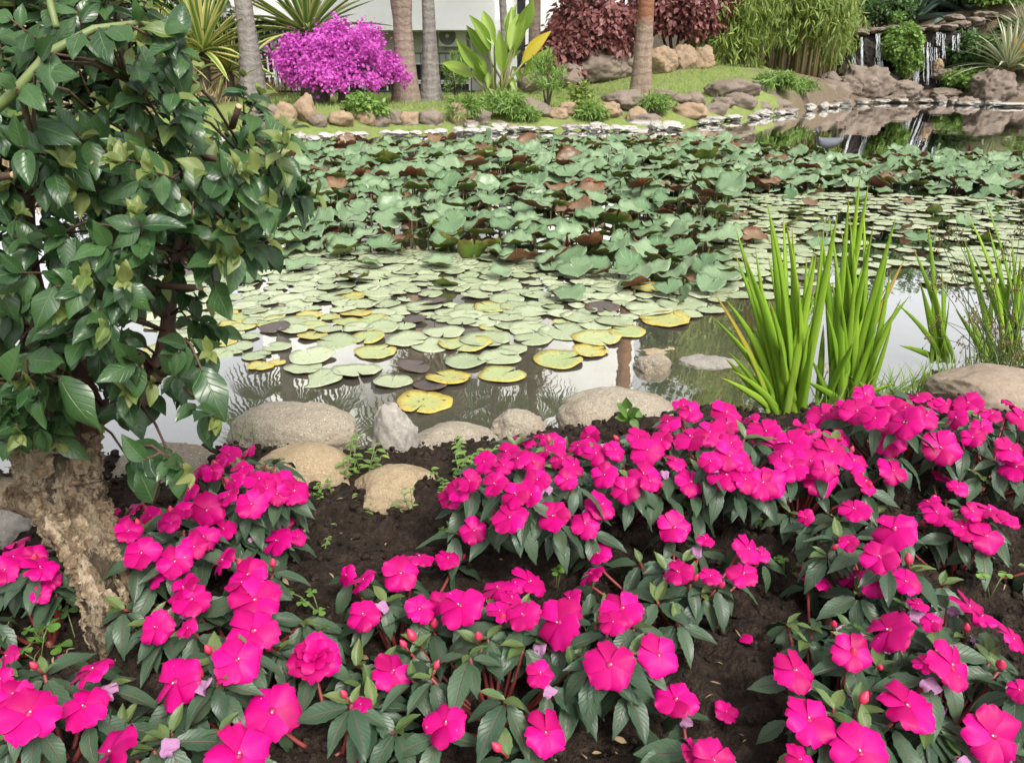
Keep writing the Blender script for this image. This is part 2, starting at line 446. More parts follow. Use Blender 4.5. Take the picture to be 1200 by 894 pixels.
def rock_px(name, label, px, py, w, h, z0, seed, mat, depth=None, hz=None, sub=4, **kw):
    """rock whose centre is seen at a pixel with a pixel width w; z0 = height of its centre"""
    p = at_z(px, py, z0); t = p[1]/ray(px, py)[1]
    W = w/FPX*t; Hh = hz if hz else h/FPX*t
    return rock(name, label, p, (W, depth or W*.7, Hh), seed, mat, sub=sub, **kw)
# stones along the near edge
rock_px('boulder', 'broad speckled granite boulder with orange stain at the near water edge', 345, 510, 150, 60, -.065, 3, M_GRANITE, hz=.19, depth=.24, ang=.25, rough=.08)
rock_px('boulder', 'smooth rounded sandy boulder in front of the speckled granite boulder', 358, 556, 118, 60, -.010, 5, M_SAND, hz=.15, depth=.18, ang=.1, rough=.05)
rock_px('standing_stone', 'upright jagged grey stone standing among the near edge stones', 461, 518, 66, 84, -.005, 71, M_GREY, hz=.26, depth=.11, ang=1.0, rough=.16)
rock_px('boulder', 'low flat grey boulder right of the upright jagged stone', 532, 526, 116, 50, -.085, 9, M_GRANITE, hz=.14, depth=.20, ang=.2, rough=.07)
rock_px('stone', 'small rounded pale stone behind the middle flower clump', 608, 503, 64, 34, -.07, 21, M_GRANITE, hz=.12, depth=.12, ang=.25)
rock_px('boulder', 'large pale rounded boulder behind the leafy sapling', 722, 492, 146, 50, -.065, 24, M_GRANITE, hz=.19, depth=.24, ang=.2, rough=.07)
rock_px('stone', 'half buried flat stone below the upright jagged stone', 464, 576, 104, 50, -.012, 29, M_SAND, hz=.10, depth=.20, ang=.35, rough=.08)
rock_px('stone', 'thin white topped stone wedged between upright stone and flat boulder', 520, 556, 70, 20, -.05, 31, M_GREY, hz=.07, depth=.12, ang=.6)
rock_px('stone', 'small brown stone rising from shallow water', 766, 433, 46, 28, -.125, 33, M_GRANITE, hz=.11, depth=.14, ang=.5)
rock_px('stone', 'flat pale stone breaking the shallow water surface', 829, 429, 78, 20, -.137, 35, M_GREY, hz=.075, depth=.16, ang=.4)
rock_px('submerged_rock', 'large yellowish rock lying just under the water', 775, 440, 150, 60, -.215, 37, M_SAND, hz=.19, depth=.42, ang=.2)
rock_px('submerged_rock', 'olive rock under water behind the iris clump', 850, 456, 160, 60, -.225, 38, M_SAND, hz=.19, depth=.4, ang=.2)
rock_px('slab', 'broad brown slab beside the reeds at the bank', 1172, 463, 160, 70, -.01, 41, M_SLAB, hz=.15, depth=.36, ang=.55, rough=.07)
rock_px('boulder', 'tan boulder behind the gnarled trunk base', 8, 618, 84, 40, -.02, 43, M_GREY, hz=.12, depth=.14, ang=.3)
rock_px('boulder', 'dull tan boulder at the water behind the shrub', 195, 556, 120, 50, -.03, 45, M_GRANITE, hz=.15, depth=.2, ang=.3)
rock_px('stone', 'flat dark stone in the shallows between the reeds', 985, 438, 70, 14, -.14, 46, M_GREY, hz=.07, depth=.14, ang=.5)
# ------------------------------------------------------------------ far bank: stones
def far_rock(name, label, px, py, w, h, seed, mat, Y=None, group=None, sub=3, ang=.7, rough=.18, sink=.25, depth=None):
    """py = foot of the rock in the photo, w/h its seen size"""
    if Y is None:
        p = at_z(px, py, WZ+.02); Y = p[1]
    p = at_y(px, py, Y); t = Y/ray(px, py)[1]
    W = w/FPX*t; H = h/FPX*t
    return rock(name, label, p + np.array([0, W*.3, H*.5 - H*sink*.5]), (W*1.08, depth or W*.8, H*(1+sink)), seed, mat, R.uniform(-.3, .3), 0, sub, ang, rough, group, 'rock')
FPX_X = [a for a, b in far_px]; FPX_Y = [b for a, b in far_px]
def bankY(px, py):
    ps = np.interp(px, FPX_X, FPX_Y); Ys = at_z(px, ps, WZ)[1]
    return Ys + .1 + max(0, ps-py)*.030*(Ys/14)**2
# one line of pale crusted edging stones along the far waterline
x = 262.0; k = 0
G1 = 'crusted stones edging the far waterline'
edge_pts = []
while x < 1215:
    w = R.choice([R.uniform(11, 20), R.uniform(18, 46)]) if (x < 850 or x > 980) else R.uniform(10, 26)
    py = np.interp(x, [a for a, b in far_px], [b for a, b in far_px])
    edge_pts.append((x, py, w)); x += w*R.uniform(.8, 1.12)
for i, (x, py, w) in enumerate(edge_pts):
    far_rock('edging_stone', 'flat crusted edging stone at the far waterline', x, py+2.5+R.uniform(-1.6, .8), w, R.uniform(4.5, 9.0), 100+i, M_LIME if R.random() < (.75 if x < 970 else .12) else M_BROWN, group=G1, sub=3, ang=.95, rough=.25)
# brown boulders on the bank above
G2 = 'brown boulders on the far bank'
bank = [(300,150,26,22,0),(318,140,22,16,0),(333,146,30,24,1),(358,141,24,30,1),(372,148,20,14,0),(398,148,30,16,1),(426,146,30,22,1),(443,150,24,16,0),(462,146,22,16,0),
 (480,148,24,18,1),(503,149,32,18,0),(538,146,26,24,1),(563,146,26,18,0),(552,151,18,10,0),(586,152,20,10,0),(618,138,60,22,0),(655,140,22,14,1),(668,135,26,14,1),(711,138,34,18,1),(735,128,54,20,0),(748,146,26,18,1),(755,150,40,16,0),
 (771,132,28,16,0),(778,116,26,12,0),(800,120,22,10,0),(812,140,44,20,1),(840,136,34,14,0),(815,124,24,14,0),(868,128,38,18,0),(864,114,60,22,0),(895,114,30,20,0),(893,132,22,12,0),(912,131,30,14,0),(938,124,26,16,0),(955,122,22,14,0),(970,118,26,18,0),(985,114,30,16,0),
 (850,126,26,12,0),(905,122,24,12,0),(925,116,28,14,0),(950,111,26,14,0),(944,120,20,10,1),(972,107,26,14,0),(985,118,24,11,0),(962,122,18,8,1),(1000,119,22,9,0),(1142,117,30,9,0),(1086,117,20,8,0),(918,108,24,12,0),(936,104,22,10,1),(1040,116,18,9,0),(1150,112,24,12,1),(1128,113,20,9,0),(830,150,22,8,1),(786,151,26,9,1),(700,152,22,8,0)]
for i, (x, y, w, h, c) in enumerate(bank):
    Y = bankY(x, y)
    far_rock('bank_boulder', 'rough brown boulder on the far bank above the edging stones' if not c else 'rough ochre boulder on the far bank above the edging stones', x, y, w, h, 300+i, M_OCHRE if c else M_BROWN, Y, G2 if not c else 'ochre boulders on the far bank')
# rocks round the waterfall pool
pool = [('boulder','tall pointed brown boulder left of the waterfall pool',1017,117,56,40,M_BROWN,23.9),
 ('boulder','low pyramid shaped brown boulder between the two falls',1065,116,46,20,M_BROWN,24.0),('boulder','long flat crusted boulder in front of the right fall',1112,117,42,12,M_BROWN,23.9),
 ('boulder','large brown boulder below the white striped flax',1170,119,52,34,M_BROWN,22.9),('boulder','small brown boulder beside the large boulder on the right bank',1195,120,26,20,M_BROWN,23.1),
 ('stone','flat brown stone at the foot of the bamboo',975,100,24,14,M_BROWN,23.8),('stone','ochre stone among weeds right of the falls',1148,108,20,16,M_OCHRE,23.9),
 ('stone','round grey stone at the foot of the left fall',1065,94,24,14,M_BROWN,25.2),('stone','pale lumpy stone among weeds on the right bank',1140,86,22,14,M_OCHRE,25.0),
 ('stone','brown stone on the weedy right bank above the crusted boulder',1110,92,26,10,M_BROWN,24.8),('stone','small ochre stone on the weedy right bank',1100,82,12,12,M_OCHRE,25.0),
 ('boulder','brown boulder leaning on the tall pointed boulder',996,112,34,22,M_BROWN,23.8)]
for i, (n, l, x, y, w, h, m, Y) in enumerate(pool): far_rock(n, l, x, y, w, h, 500+i, m, Y, sub=4, rough=.2)
# rough boulders behind the lawn under the red shrubs
lawnr = [('boulder','big brown boulder under the red leaved shrub',703,93,70,36,M_BROWN,21.5),('boulder','reddish boulder leaning beside the palm behind the lawn',735,78,46,24,M_BROWN,21.8),
 ('boulder','dark boulder at the foot of the red leaved shrub',668,99,36,22,M_BROWN,21.2),('squared_block','square cut tan stone block right of the palm',776,83,36,26,M_OCHRE,21.6),
 ('boulder','rounded tan boulder between the square block and the bamboo',802,83,32,28,M_OCHRE,21.9),('boulder','smooth tan boulder half hidden by the bamboo',824,82,28,26,M_OCHRE,22.1),('boulder','small brown boulder beside the giant strelitzia',622,103,30,22,M_BROWN,20.6)]
for i, (n, l, x, y, w, h, m, Y) in enumerate(lawnr): far_rock(n, l, x, y, w, h, 540+i, m, Y, sub=4, ang=.6, rough=.15)

# ------------------------------------------------------------------ waterfall
def m_fall():
    t = NT('falling_water'); n = t.noise(12, 3, .6, t.n('ShaderNodeMapping', Vector=t.pos(), Scale=(1, 1, .12)).outputs[0])
    p = t.n('ShaderNodeBsdfPrincipled'); t.set(p.inputs['Base Color'], (.66, .69, .73)); p.inputs['Roughness'].default_value = .35
    tr = t.n('ShaderNodeBsdfTransparent'); mx = t.n('ShaderNodeMixShader')
    t.set(mx.inputs[0], t.mr(n, .3, .6, .35, .85)); t.t.links.new(tr.outputs[0], mx.inputs[1]); t.t.links.new(p.outputs[0], mx.inputs[2])
    t.t.links.new(mx.outputs[0], t.out.inputs['Surface']); return t.mat
M_FALL = m_fall()
wf = at_y(1070, 110, 25.9)
WF = empty('rock_waterfall', (wf[0], wf[1], -.1)); tag(WF, 'dark wet rock ledge with thin falls dropping into the pool', 'waterfall')
def wf_part(name, px, py, w, h, Y, seed, mat, sub=4, ang=.8, boxy=.6):
    p = at_y(px, py, Y); t = Y/ray(px, py)[1]
    me = rock_mesh((w/FPX*t, .9, h/FPX*t), seed, mat, sub, ang, .2, boxy)
    return place(name, me, mat4(np.eye(3), p), WF, WF.location)
for i, (x, y, w, h, dY) in enumerate([(1012,58,34,46,0),(1040,62,34,54,.25),(1000,84,40,40,-.2),(1030,96,44,34,-.3),(1060,84,44,56,.1),(1075,56,36,48,.2),(1093,52,30,40,0),(1112,48,32,32,-.1),(1128,44,26,30,.1),(1096,78,34,44,-.1),(1086,98,36,30,-.35),(1118,70,24,34,.1),(1134,60,24,30,.4),(1016,74,26,30,-.1),(1052,104,30,18,-.5)]):
    wf_part('rock', x, y, w, h, 25.9+dY, 600+i, M_DARK)
for i, (x, y, w, h, dY) in enumerate([(1008,38,22,8,-.1),(1026,36,20,7,.0),(1043,35,22,9,.1),(1074,36,18,7,-.1),(1090,34,22,8,0),(1108,33,20,8,-.1),(1124,30,24,10,.1),(1142,27,22,12,.3),(1118,22,20,10,.7),(1152,20,24,12,.8)]):
    wf_part('capstone', x, y, w, h, 25.8+dY, 640+i, M_BROWN, 3, .7, .3)
def strand(px, y0, y1, w, Y, seed):
    rr = random.Random(seed); m = MB()
    for s_ in range(4):
        ox = rr.uniform(-w, w)*.65
        pts = []; n = 9
        for i in range(n):
            f = i/(n-1); p = at_y(px+ox+rr.uniform(-.8, .8), y0+(y1-y0)*f, Y-.04-.22*f**.6)
            pts.append(p - np.array(WF.location))
        m.tube(pts, [.004+.010*rr.random()*(.4+.6*math.sin(i*1.7+s_)**2) for i in range(n)], 5)
    return obj('water_strand', m.mesh('water_strand', M_FALL), WF)
for i, (x, y0, y1, w) in enumerate([(1029,40,68,4),(1027,68,84,5),(1008,56,80,7),(1080,44,56,7),(1084,56,96,6),(1095,56,92,7),(1076,60,98,4),(1100,38,54,4),(1118,42,60,3),(1090,50,72,6),(1034,70,100,4),(1002,64,98,5),(1012,44,70,4),(1031,44,96,3),(1073,70,100,4),(1088,60,100,4),(1099,62,98,4),(1106,40,70,3),(1124,40,62,3)]):
    strand(x, y0, y1, w, 25.3 if x > 1050 else 25.35, 700+i)

# ------------------------------------------------------------------ building with air conditioner and railing
def m_wall():
    t = NT('white_render'); p = t.pos(); n = t.noise(1.2, 5, .6, p); n2 = t.noise(30, 3, .6, p)
    return t.pbr(t.mix(t.mr(n, .35, .75), (.88, .88, .87), (.80, .80, .79)), .85, t.bump(n2, .2, .01), .3)
M_WALL = m_wall()
M_CREAM = m_plain('cream_render', (.50, .50, .47), (.56, .56, .53), 2, .85)
M_SLABW = m_plain('grey_render', (.46, .46, .47), (.54, .54, .55), 2, .85)
M_GLASS = NT('dark_glass').pbr((.018, .02, .024), .08, None, .6)
M_FRAME = m_plain('white_paint', (.86, .86, .85), (.78, .78, .77), 6, .5)
M_IRON = m_plain('black_iron', (.02, .02, .022), (.035, .033, .032), 20, .5)
M_ACG = m_plain('grey_plastic', (.20, .21, .22), (.26, .27, .28), 20, .5)
BY = 24.6
bX = lambda px: at_y(px, 60, BY)[0]
bZ = lambda py: at_y(600, py, BY)[2]
B0 = (bX(500), BY, bZ(112))
BD = empty('white_building', B0); tag(BD, 'white rendered apartment block with deep balcony parapet behind the palms', 'building')
def bbox(name, lo, hi, mat, parent=BD, base=B0):
    m = MB(); m.box(np.array(lo)-np.array(base), np.array(hi)-np.array(base)); return obj(name, m.mesh(name, mat, False), parent)
xl, xr = bX(250), bX(768); top = 13.5
w_low = bbox('wall', (bX(330), BY+1.3, -.2), (bX(575), BY+9, bZ(22)), M_CREAM)
bbox('wall', (xl, BY+1.0, bZ(22)+.0), (bX(606), BY+9, top), M_WALL)
bbox('wall', (bX(575), BY+.2, -.2), (bX(606), BY+9, bZ(22)-.003), M_WALL)
bbox('wall', (bX(616), BY+.5, -.2), (xr, BY+9, top-1), M_WALL)
bbox('stair_recess', (bX(606)+.003, BY+2.2, -.2), (bX(616)-.003, BY+8.5, top-.5), M_SLABW)
bbox('wall', (xl, BY+1.6, -.2), (bX(330)-.003, BY+9, bZ(22)-.003), M_SLABW)
for k in range(4):
    z0 = bZ(36) + k*2.9
    bp = bbox('balcony', (bX(390), BY-.25, z0), (bX(580), BY+.9985, z0+1.05), M_WALL)
    m = MB(); m.box(np.array((bX(390)-.03, BY-.29, z0+1.053))-np.array(B0), np.array((bX(580)+.03, BY+.02, z0+1.11))-np.array(B0))
    obj('coping', m.mesh('coping', M_FRAME, False), bp)
def window(x0, x1, z0, z1, y):
    m = MB(); b = np.array(B0)
    m.box(np.array((x0, y-.03, z0))-b, np.array((x1, y-.003, z1))-b)
    wo = obj('window', m.mesh('window', M_GLASS, False), BD)
    f = MB(); q = .05
    for lo, hi in (((x0-q, y-.06, z0-q), (x1+q, y-.031, z0)), ((x0-q, y-.06, z1), (x1+q, y-.031, z1+q)), ((x0-q, y-.06, z0), (x0, y-.031, z1)), ((x1, y-.06, z0), (x1+q, y-.031, z1)), (((x0+x1)/2-.025, y-.058, z0), ((x0+x1)/2+.025, y-.031, z1))):
        f.box(np.array(lo)-b, np.array(hi)-b)
    obj('frame', f.mesh('window_frame', M_FRAME, False), wo)
for (a, b) in ((340, 372), (380, 412), (418, 470), (474, 505), (509, 546)):
    for (c, d) in ((95, 76), (112, 100)): window(bX(a), bX(b), bZ(c), bZ(d), BY+1.3)
for k in range(1, 4):
    for (a, b) in ((400, 440), (470, 520), (535, 570)): window(bX(a), bX(b), bZ(36)+k*2.9+.2, bZ(36)+k*2.9+2.2, BY+1.0)
for (a, b) in ((288, 300), (308, 326)):
    for z0, z1 in ((bZ(110), bZ(92)), (bZ(86), bZ(60)), (bZ(54), bZ(30))): window(bX(a), bX(b), z0, z1, BY+1.6)
window(bX(690), bX(705), bZ(36)+.2, bZ(36)+1.6, BY+.5)
# air conditioner
a0 = at_y(514, 55, BY+.9); AC = empty('air_conditioner', a0); tag(AC, 'white wall mounted air conditioner with round grey fan grille', 'air conditioner')
sA = (BY+.9)/ray(530, 42)[1]/FPX
w_, h_ = 33*sA, 23*sA
m = MB(); m.box((0, 0, 0), (w_, .33, h_)); ab = obj('casing', m.mesh('casing', M_FRAME, False), AC)
bev = ab.modifiers.new('bevel', 'BEVEL'); bev.width = .03; bev.segments = 2
cx, cz, rr_ = w_*.32, h_*.5, h_*.43
m = MB(); m.tube([(cx, -.004, cz), (cx, -.02, cz)], rr_, 28); obj('fan_opening', m.mesh('fan_opening', M_ACG, False), AC)
m = MB()
for q in (.35, .55, .75, .95):
    th = np.linspace(0, 2*math.pi, 25); m.tube(np.stack([cx+rr_*q*np.cos(th), 0*th-.03, cz+rr_*q*np.sin(th)], -1), .006, 5, cap=False)
for q in range(10):
    a = q*math.pi/5; m.tube([(cx, -.03, cz), (cx+rr_*math.cos(a), -.03, cz+rr_*math.sin(a))], .006, 5)
obj('fan_grille', m.mesh('fan_grille', M_ACG), AC)
m = MB(); m.tube([(cx, -.022, cz), (cx, -.05, cz)], rr_*.22, 16); obj('fan_hub', m.mesh('fan_hub', M_FRAME, False), AC)
m = MB(); m.tube([(w_*.98, .1, h_*.4), (w_*1.12, .1, h_*.3), (w_*1.2, .15, -.1), (w_*1.2, .3, -.6)], .025, 8); obj('pipe', m.mesh('pipe', M_FRAME), AC)
for q in (.2, .8):
    m = MB(); m.box((w_*q-.02, .0, -.09), (w_*q+.02, .42, -.003)); obj('bracket', m.mesh('bracket', M_ACG, False), AC)
# railing
RY = 22.6
r0 = at_y(470, 111, RY); RL = empty('metal_railing', r0); tag(RL, 'black iron bar railing in front of the white building', 'railing')
rb = np.array(r0); zt, zb = at_y(500, 63, RY)[2], at_y(500, 113, RY)[2]
for z_ in (zt, zb+.12):
    m = MB(); m.box(np.array((at_y(300, 60, RY)[0], RY-.02, z_-.025))-rb, np.array((at_y(556, 60, RY)[0], RY+.02, z_+.025))-rb); obj('rail', m.mesh('rail', M_IRON, False), RL)
xx = at_y(300, 60, RY)[0]; k = 0
barm = MB(); barm.box((-.012, -.012, 0), (.012, .012, zt-zb)); barm = barm.mesh('bar', M_IRON, False)
while xx < at_y(555, 60, RY)[0]:
    obj('bar', barm, RL, (xx-rb[0], 0, zb-rb[2])); xx += .17
# ------------------------------------------------------------------ far vegetation
def cloud(name, centers, crad, n_per, tpl, smin, smax, mats, mid=None, droop=.3, out=.7, up=.7, rng=RNG, squash=1.0):
    C = np.repeat(np.asarray(centers, float), n_per, axis=0); n = len(C)
    off = rng.normal(0, 1, (n, 3)); off *= (rng.random((n, 1))**.33)/np.linalg.norm(off, axis=1, keepdims=True)
    off *= np.asarray(crad)*np.array([1, 1, squash]); P = C + off
    mid = C - np.array([0, 0, .1]) if mid is None else np.asarray(mid)
    o = unit(P-mid)
    d = unit(rng.normal(0, .6, (n, 3)) + o*out + np.array([0, 0, -droop]))
    nn = unit(rng.normal(0, .5, (n, 3)) + o*.6 + np.array([0, 0, up]))
    return many(name, tpl, P, frames(d, nn), rng.uniform(smin, smax, n), rng.random(n), mats)
def shell(center, radii, n, rng=RNG, inner=.55, zmin=-1.0):
    out = []
    while len(out) < n:
        v = unit(rng.normal(0, 1, 3))
        if v[2] < zmin: continue
        k = inner + (1-inner)*rng.random()
        k *= .88 + .42*mnoise.noise(Vector(v*2.4) + Vector(center))
        out.append(np.asarray(center) + v*np.asarray(radii)*k)
    return np.array(out)
T_SMALL = leaf_tpl(lance(.30), 3, 3, .15, .2)
T_NARROW = leaf_tpl(lance(.09), 3, 3, .2, .3)
T_OVAL = leaf_tpl(lance(.36), 4, 3, .25, .25)
T_TINY = leaf_tpl(lance(.45), 2, 3, .3, .2)
L_GREEN = m_leaf('bright_leaf', (.08, .16, .03), (.22, .34, .075), .5, .3)
L_MID = m_leaf('mid_leaf', (.03, .075, .02), (.08, .15, .035), .5, .25)
L_DARK = m_leaf('dark_leaf', (.012, .032, .012), (.04, .075, .022), .5, .2)
L_RED = m_leaf('red_leaf', (.085, .026, .030), (.27, .105, .095), .45, .2)
L_BAMB = m_leaf('bamboo_leaf', (.085, .17, .03), (.27, .33, .075), .5, .35)
L_BOUG = m_leaf('bract', (.30, .012, .25), (.62, .12, .53), .6, .3, veins=3)
M_BARK = m_plain('brown_bark', (.05, .035, .025), (.13, .10, .075), 14, .9, .8)

def m_palm(name, a, b, c, split=None):
    t = NT(name); p = t.pos(); sep = t.n('ShaderNodeSeparateXYZ'); t.set(sep.inputs[0], p)
    n1 = t.noise(2.2, 5, .65, t.n('ShaderNodeMapping', Vector=p, Scale=(3, 3, .5)).outputs[0]); n2 = t.noise(9, 4, .6, p)
    ring = t.math('SINE', t.math('ADD', t.math('MULTIPLY', sep.outputs[2], 38.0), t.math('MULTIPLY', n2, 11.0)))
    col = t.mix(t.mr(n1, .3, .7), a, b); col = t.mix(t.mr(ring, .6, 1, 0, .16), col, hsv_mul(a, .6)); col = t.mix(t.mr(n2, .55, .75, 0, .4), col, hsv_mul(b, 1.2))
    if split is not None: col = t.mix(t.mr(t.math('ADD', sep.outputs[2], t.math('MULTIPLY', n2, .3)), split, split+.25), col, c)
    return t.pbr(col, .9, t.bump(t.math('ADD', t.math('MULTIPLY', ring, .3), t.math('MULTIPLY', n1, 1.5)), .6, .03), .2)
M_PALMG = m_palm('palm_bark_grey', (.15, .135, .125), (.27, .245, .225), (.16, .12, .10))
M_PALMB = m_palm('palm_bark_red', (.17, .12, .09), (.30, .23, .18), (.22, .10, .06), 1.75)
M_PALMK = m_palm('palm_bark_brown', (.16, .12, .095), (.28, .22, .18), (.22, .15, .11), 2.2)
L_PALM = m_leaf('palm_leaf', (.05, .09, .025), (.12, .17, .05), .45, .2)
L_DEAD = m_leaf('dead_frond', (.14, .10, .06), (.26, .20, .12), .8, .2)
def fan_mesh(name, mat, n=22, L=1.0):
    m = MB(); m.tube([(0, 0, 0), (0, .5, .04), (0, .95, 0)], [.025, .018, .012], 5)
    for i in range(n):
        a = (i/(n-1)-.5)*3.6; d = np.array([math.sin(a), math.cos(a), -.25-.15*abs(a)])
        s = np.array([math.cos(a), -math.sin(a), 0]); l = L*(1-.12*abs(a)); b = np.array([0, .95, 0])
        V = [b, b+d*l*.5-s*.035, b+d*l*.5+s*.035, b+d*l*.85-s*.02-np.array([0,0,.12*l]), b+d*l*.85+s*.02-np.array([0,0,.12*l]), b+d*l-np.array([0,0,.35*l])]
        m.add(V, [(0,1,2), (1,3,4,2), (3,5,4)], [(.5,0),(0,.5),(1,.5),(0,.8),(1,.8),(.5,1)])
    return m.mesh(name, mat)
FROND = fan_mesh('frond', L_PALM); DEADF = fan_mesh('dead_frond', L_DEAD, 16)
def palm(label, px, py, Y, wbase, wtop, ht, mat, skirt=0, nf=22, lean=0.0, knob=None, fs=1.0):
    b = at_y(px, py, Y); t = Y/ray(px, py)[1]; k = t/FPX
    P = empty('palm_tree', b); tag(P, label, 'palm tree', 'palms on the far bank')
    n = 26; fz = np.linspace(0, 1, n)**1.4
    pts = np.stack([lean*fz*ht + .02*np.sin(fz*9), 0*fz, -.15+fz*(ht+.15)], -1)
    rad = wtop*k/2 + (wbase-wtop)*k/2*np.exp(-fz*ht/.75)
    if knob is not None: rad = rad + .07*np.exp(-((pts[:, 2]-knob)/.25)**2)
    m = MB(); m.tube(pts, rad, 16); obj('trunk', m.mesh('palm_trunk', mat), P)
    rr = random.Random(int(px)); topc = pts[-1]
    for i in range(nf):
        az = i*2.399; el = 1.25-1.7*(i/nf)
        d = np.array([math.cos(az)*math.cos(el), math.sin(az)*math.cos(el), math.sin(el)])
        rot = frames(d, np.array([0, 0, 1.0])+.2*d)
        place('frond', FROND, mat4(rot, topc, fs*rr.uniform(.95, 1.3)), P)
    for i in range(skirt):
        az = i*2.399; el = -1.0-.45*rr.random()
        d = np.array([math.cos(az)*math.cos(el), math.sin(az)*math.cos(el), math.sin(el)])
        rot = frames(d, np.array([math.cos(az), math.sin(az), .3]))
        place('dead_frond', DEADF, mat4(rot, topc-np.array([0, 0, .25+1.5*rr.random()]), rr.uniform(.8, 1.0)), P)
palm('grey palm trunk with wide base beside the striped agaves', 298, 118, 18.2, 40, 18, 7.4, M_PALMG, 0, 24)
palm('reddish brown palm trunk with fibrous knob right of the bougainvillea', 476, 118, 18.4, 40, 19, 8.6, M_PALMK, 26, 24, -.01, 2.15)
palm('dark grey palm trunk flaring at its foot left of the strelitzia', 505, 117, 18.8, 32, 13, 8.8, M_PALMG, 26, 24)
palm('lone palm on the lawn, grey below and reddish above', 750, 111, 17.8, 30, 17, 9.5, M_PALMB, 10, 24)
palm('thin leaning palm stem rising behind the strelitzia', 594, 104, 20.5, 12, 8, 8.5, M_PALMG, 0, 16, -.055)
palm('dark slender palm trunk left of the red leaved shrub', 625, 103, 21.8, 18, 13, 9.0, M_PALMK, 10, 18)

# striped agave like rosettes
def m_stripe(name, g, y, edge=.62):
    t = NT(name); u, v = t.uv(); au = t.mr(t.math('ABSOLUTE', t.math('SUBTRACT', u, .5)), 0, .5); r = t.rnd()
    n = t.noise(5, 3, .6, t.pos())
    col = t.mix(t.mr(au, edge-.08, edge+.08), t.mix(r, g, hsv_mul(g, 1.7)), t.mix(n, y, hsv_mul(y, .8)))
    return t.pbr(col, .45, None, .5, .15)
L_STRIPE = m_stripe('striped_leaf', (.09, .17, .04), (.62, .57, .19), .52)
L_STRIPE2 = m_stripe('edged_leaf', (.09, .16, .04), (.52, .50, .20), .62)
L_WHITE = m_stripe('cream_striped_leaf', (.16, .22, .10), (.62, .60, .44), .42)
L_AGAVE = m_leaf('agave_leaf', (.055, .10, .085), (.11, .17, .14), .45, .05, veins=1)
SW = [tpl_mesh('sword', leaf_tpl(blade(.05), 8, 3, .6, dr), L_STRIPE) for dr in (.02, .12, .25)]
SW2 = [tpl_mesh('sword', leaf_tpl(blade(.05), 8, 3, .6, dr), L_STRIPE2) for dr in (.02, .12, .3)]
SW3 = [tpl_mesh('sword', leaf_tpl(blade(.045), 9, 3, .5, dr), L_WHITE) for dr in (.1, .3, .5)]
AG = [tpl_mesh('agave_leaf', leaf_tpl(blade(.11), 8, 5, .8, dr), L_AGAVE) for dr in (-.1, .15, .4)]
def rosette(name, label, cat, c, meshes, n, L, elmin, elmax, base=None, stem=None, stem_r=.12, seed=0, group=None, wid=1.0):
    base = c if base is None else base
    E = empty(name, base); tag(E, label, cat, group); rr = random.Random(seed)
    if stem is not None:
        m = MB(); m.tube([np.array(base)*0+(0, 0, -.2), (np.array(c)-np.array(base))], [stem_r*1.2, stem_r], 10); obj('stem', m.mesh('stem', stem), E)
    for i in range(n):
        az = i*2.39996+rr.uniform(-.2, .2); f = i/n; el = elmax+(elmin-elmax)*f + rr.uniform(-.1, .1)
        d = np.array([math.cos(az)*math.cos(el), math.sin(az)*math.cos(el), math.sin(el)])
        rot = frames(d, np.array([0, 0, 1.0])-d*.1 + np.array([rr.uniform(-.1, .1), rr.uniform(-.1, .1), 0]))
        M = mat4(rot, np.array(c)+d*.05, L*rr.uniform(.8, 1.08)); M[:3, 0] *= wid
        place('leaf', meshes[min(len(meshes)-1, int(f*len(meshes)*.999))], M, E, base)
def grd(px, py, Y):
    p = at_y(px, py, Y); return np.array([p[0], p[1], gz(p[0], p[1])])
rosette('variegated_agave', 'tall yellow striped sword leaved plant left of the grey palm', 'agave', at_y(238, 62, 18.6), SW, 56, 1.75, -.25, 1.45, grd(238, 112, 18.6), M_BARK, .14, 1)
rosette('variegated_agave', 'shorter yellow striped plant close beside the grey palm', 'agave', at_y(268, 84, 19.3), SW, 40, 1.15, -.4, 1.4, grd(268, 112, 19.3), M_BARK, .12, 2)
rosette('variegated_agave', 'large yellow edged sword leaved plant behind the bougainvillea', 'agave', at_y(360, 42, 20.4), SW2, 60, 2.15, -.15, 1.4, grd(360, 115, 20.4), M_BARK, .16, 3)
rosette('variegated_agave', 'small striped plant at the edge of the dry slope', 'agave', at_y(188, 60, 18.0), SW, 36, 1.2, -.3, 1.3, grd(188, 100, 18.0), M_BARK, .12, 4)
rosette('agave', 'big blue grey agave above the waterfall', 'agave', at_y(1135, 22, 27.8), AG, 30, 1.75, -.15, 1.2, None, None, .1, 5, None, 1.3)
rosette('agave', 'spiky green agave with thin leaves above the left fall', 'agave', at_y(1073, 26, 27.9), AG, 26, 1.5, .1, 1.3, None, None, .1, 6, None, .5)
rosette('striped_flax', 'cream striped arching flax on the right bank', 'flax', at_y(1180, 84, 24.0), SW3, 70, 1.5, .25, 1.45, None, None, .1, 7)
rosette('striped_flax', 'second cream striped flax at the corner of the right bank', 'flax', at_y(1205, 52, 25.2), SW3, 56, 1.5, .25, 1.45, None, None, .1, 8)
L_ORANGE = m_leaf('orange_leaf', (.45, .20, .03), (.60, .32, .05), .5, .3, veins=1)
ORG = [tpl_mesh('orange_leaf', leaf_tpl(blade(.05), 6, 3, .4, .05), L_ORANGE)]
rosette('orange_flax', 'upright orange blades among the cream striped flax', 'flax', at_y(1186, 86, 23.9), ORG, 9, 1.1, .9, 1.45, None, None, .1, 9)

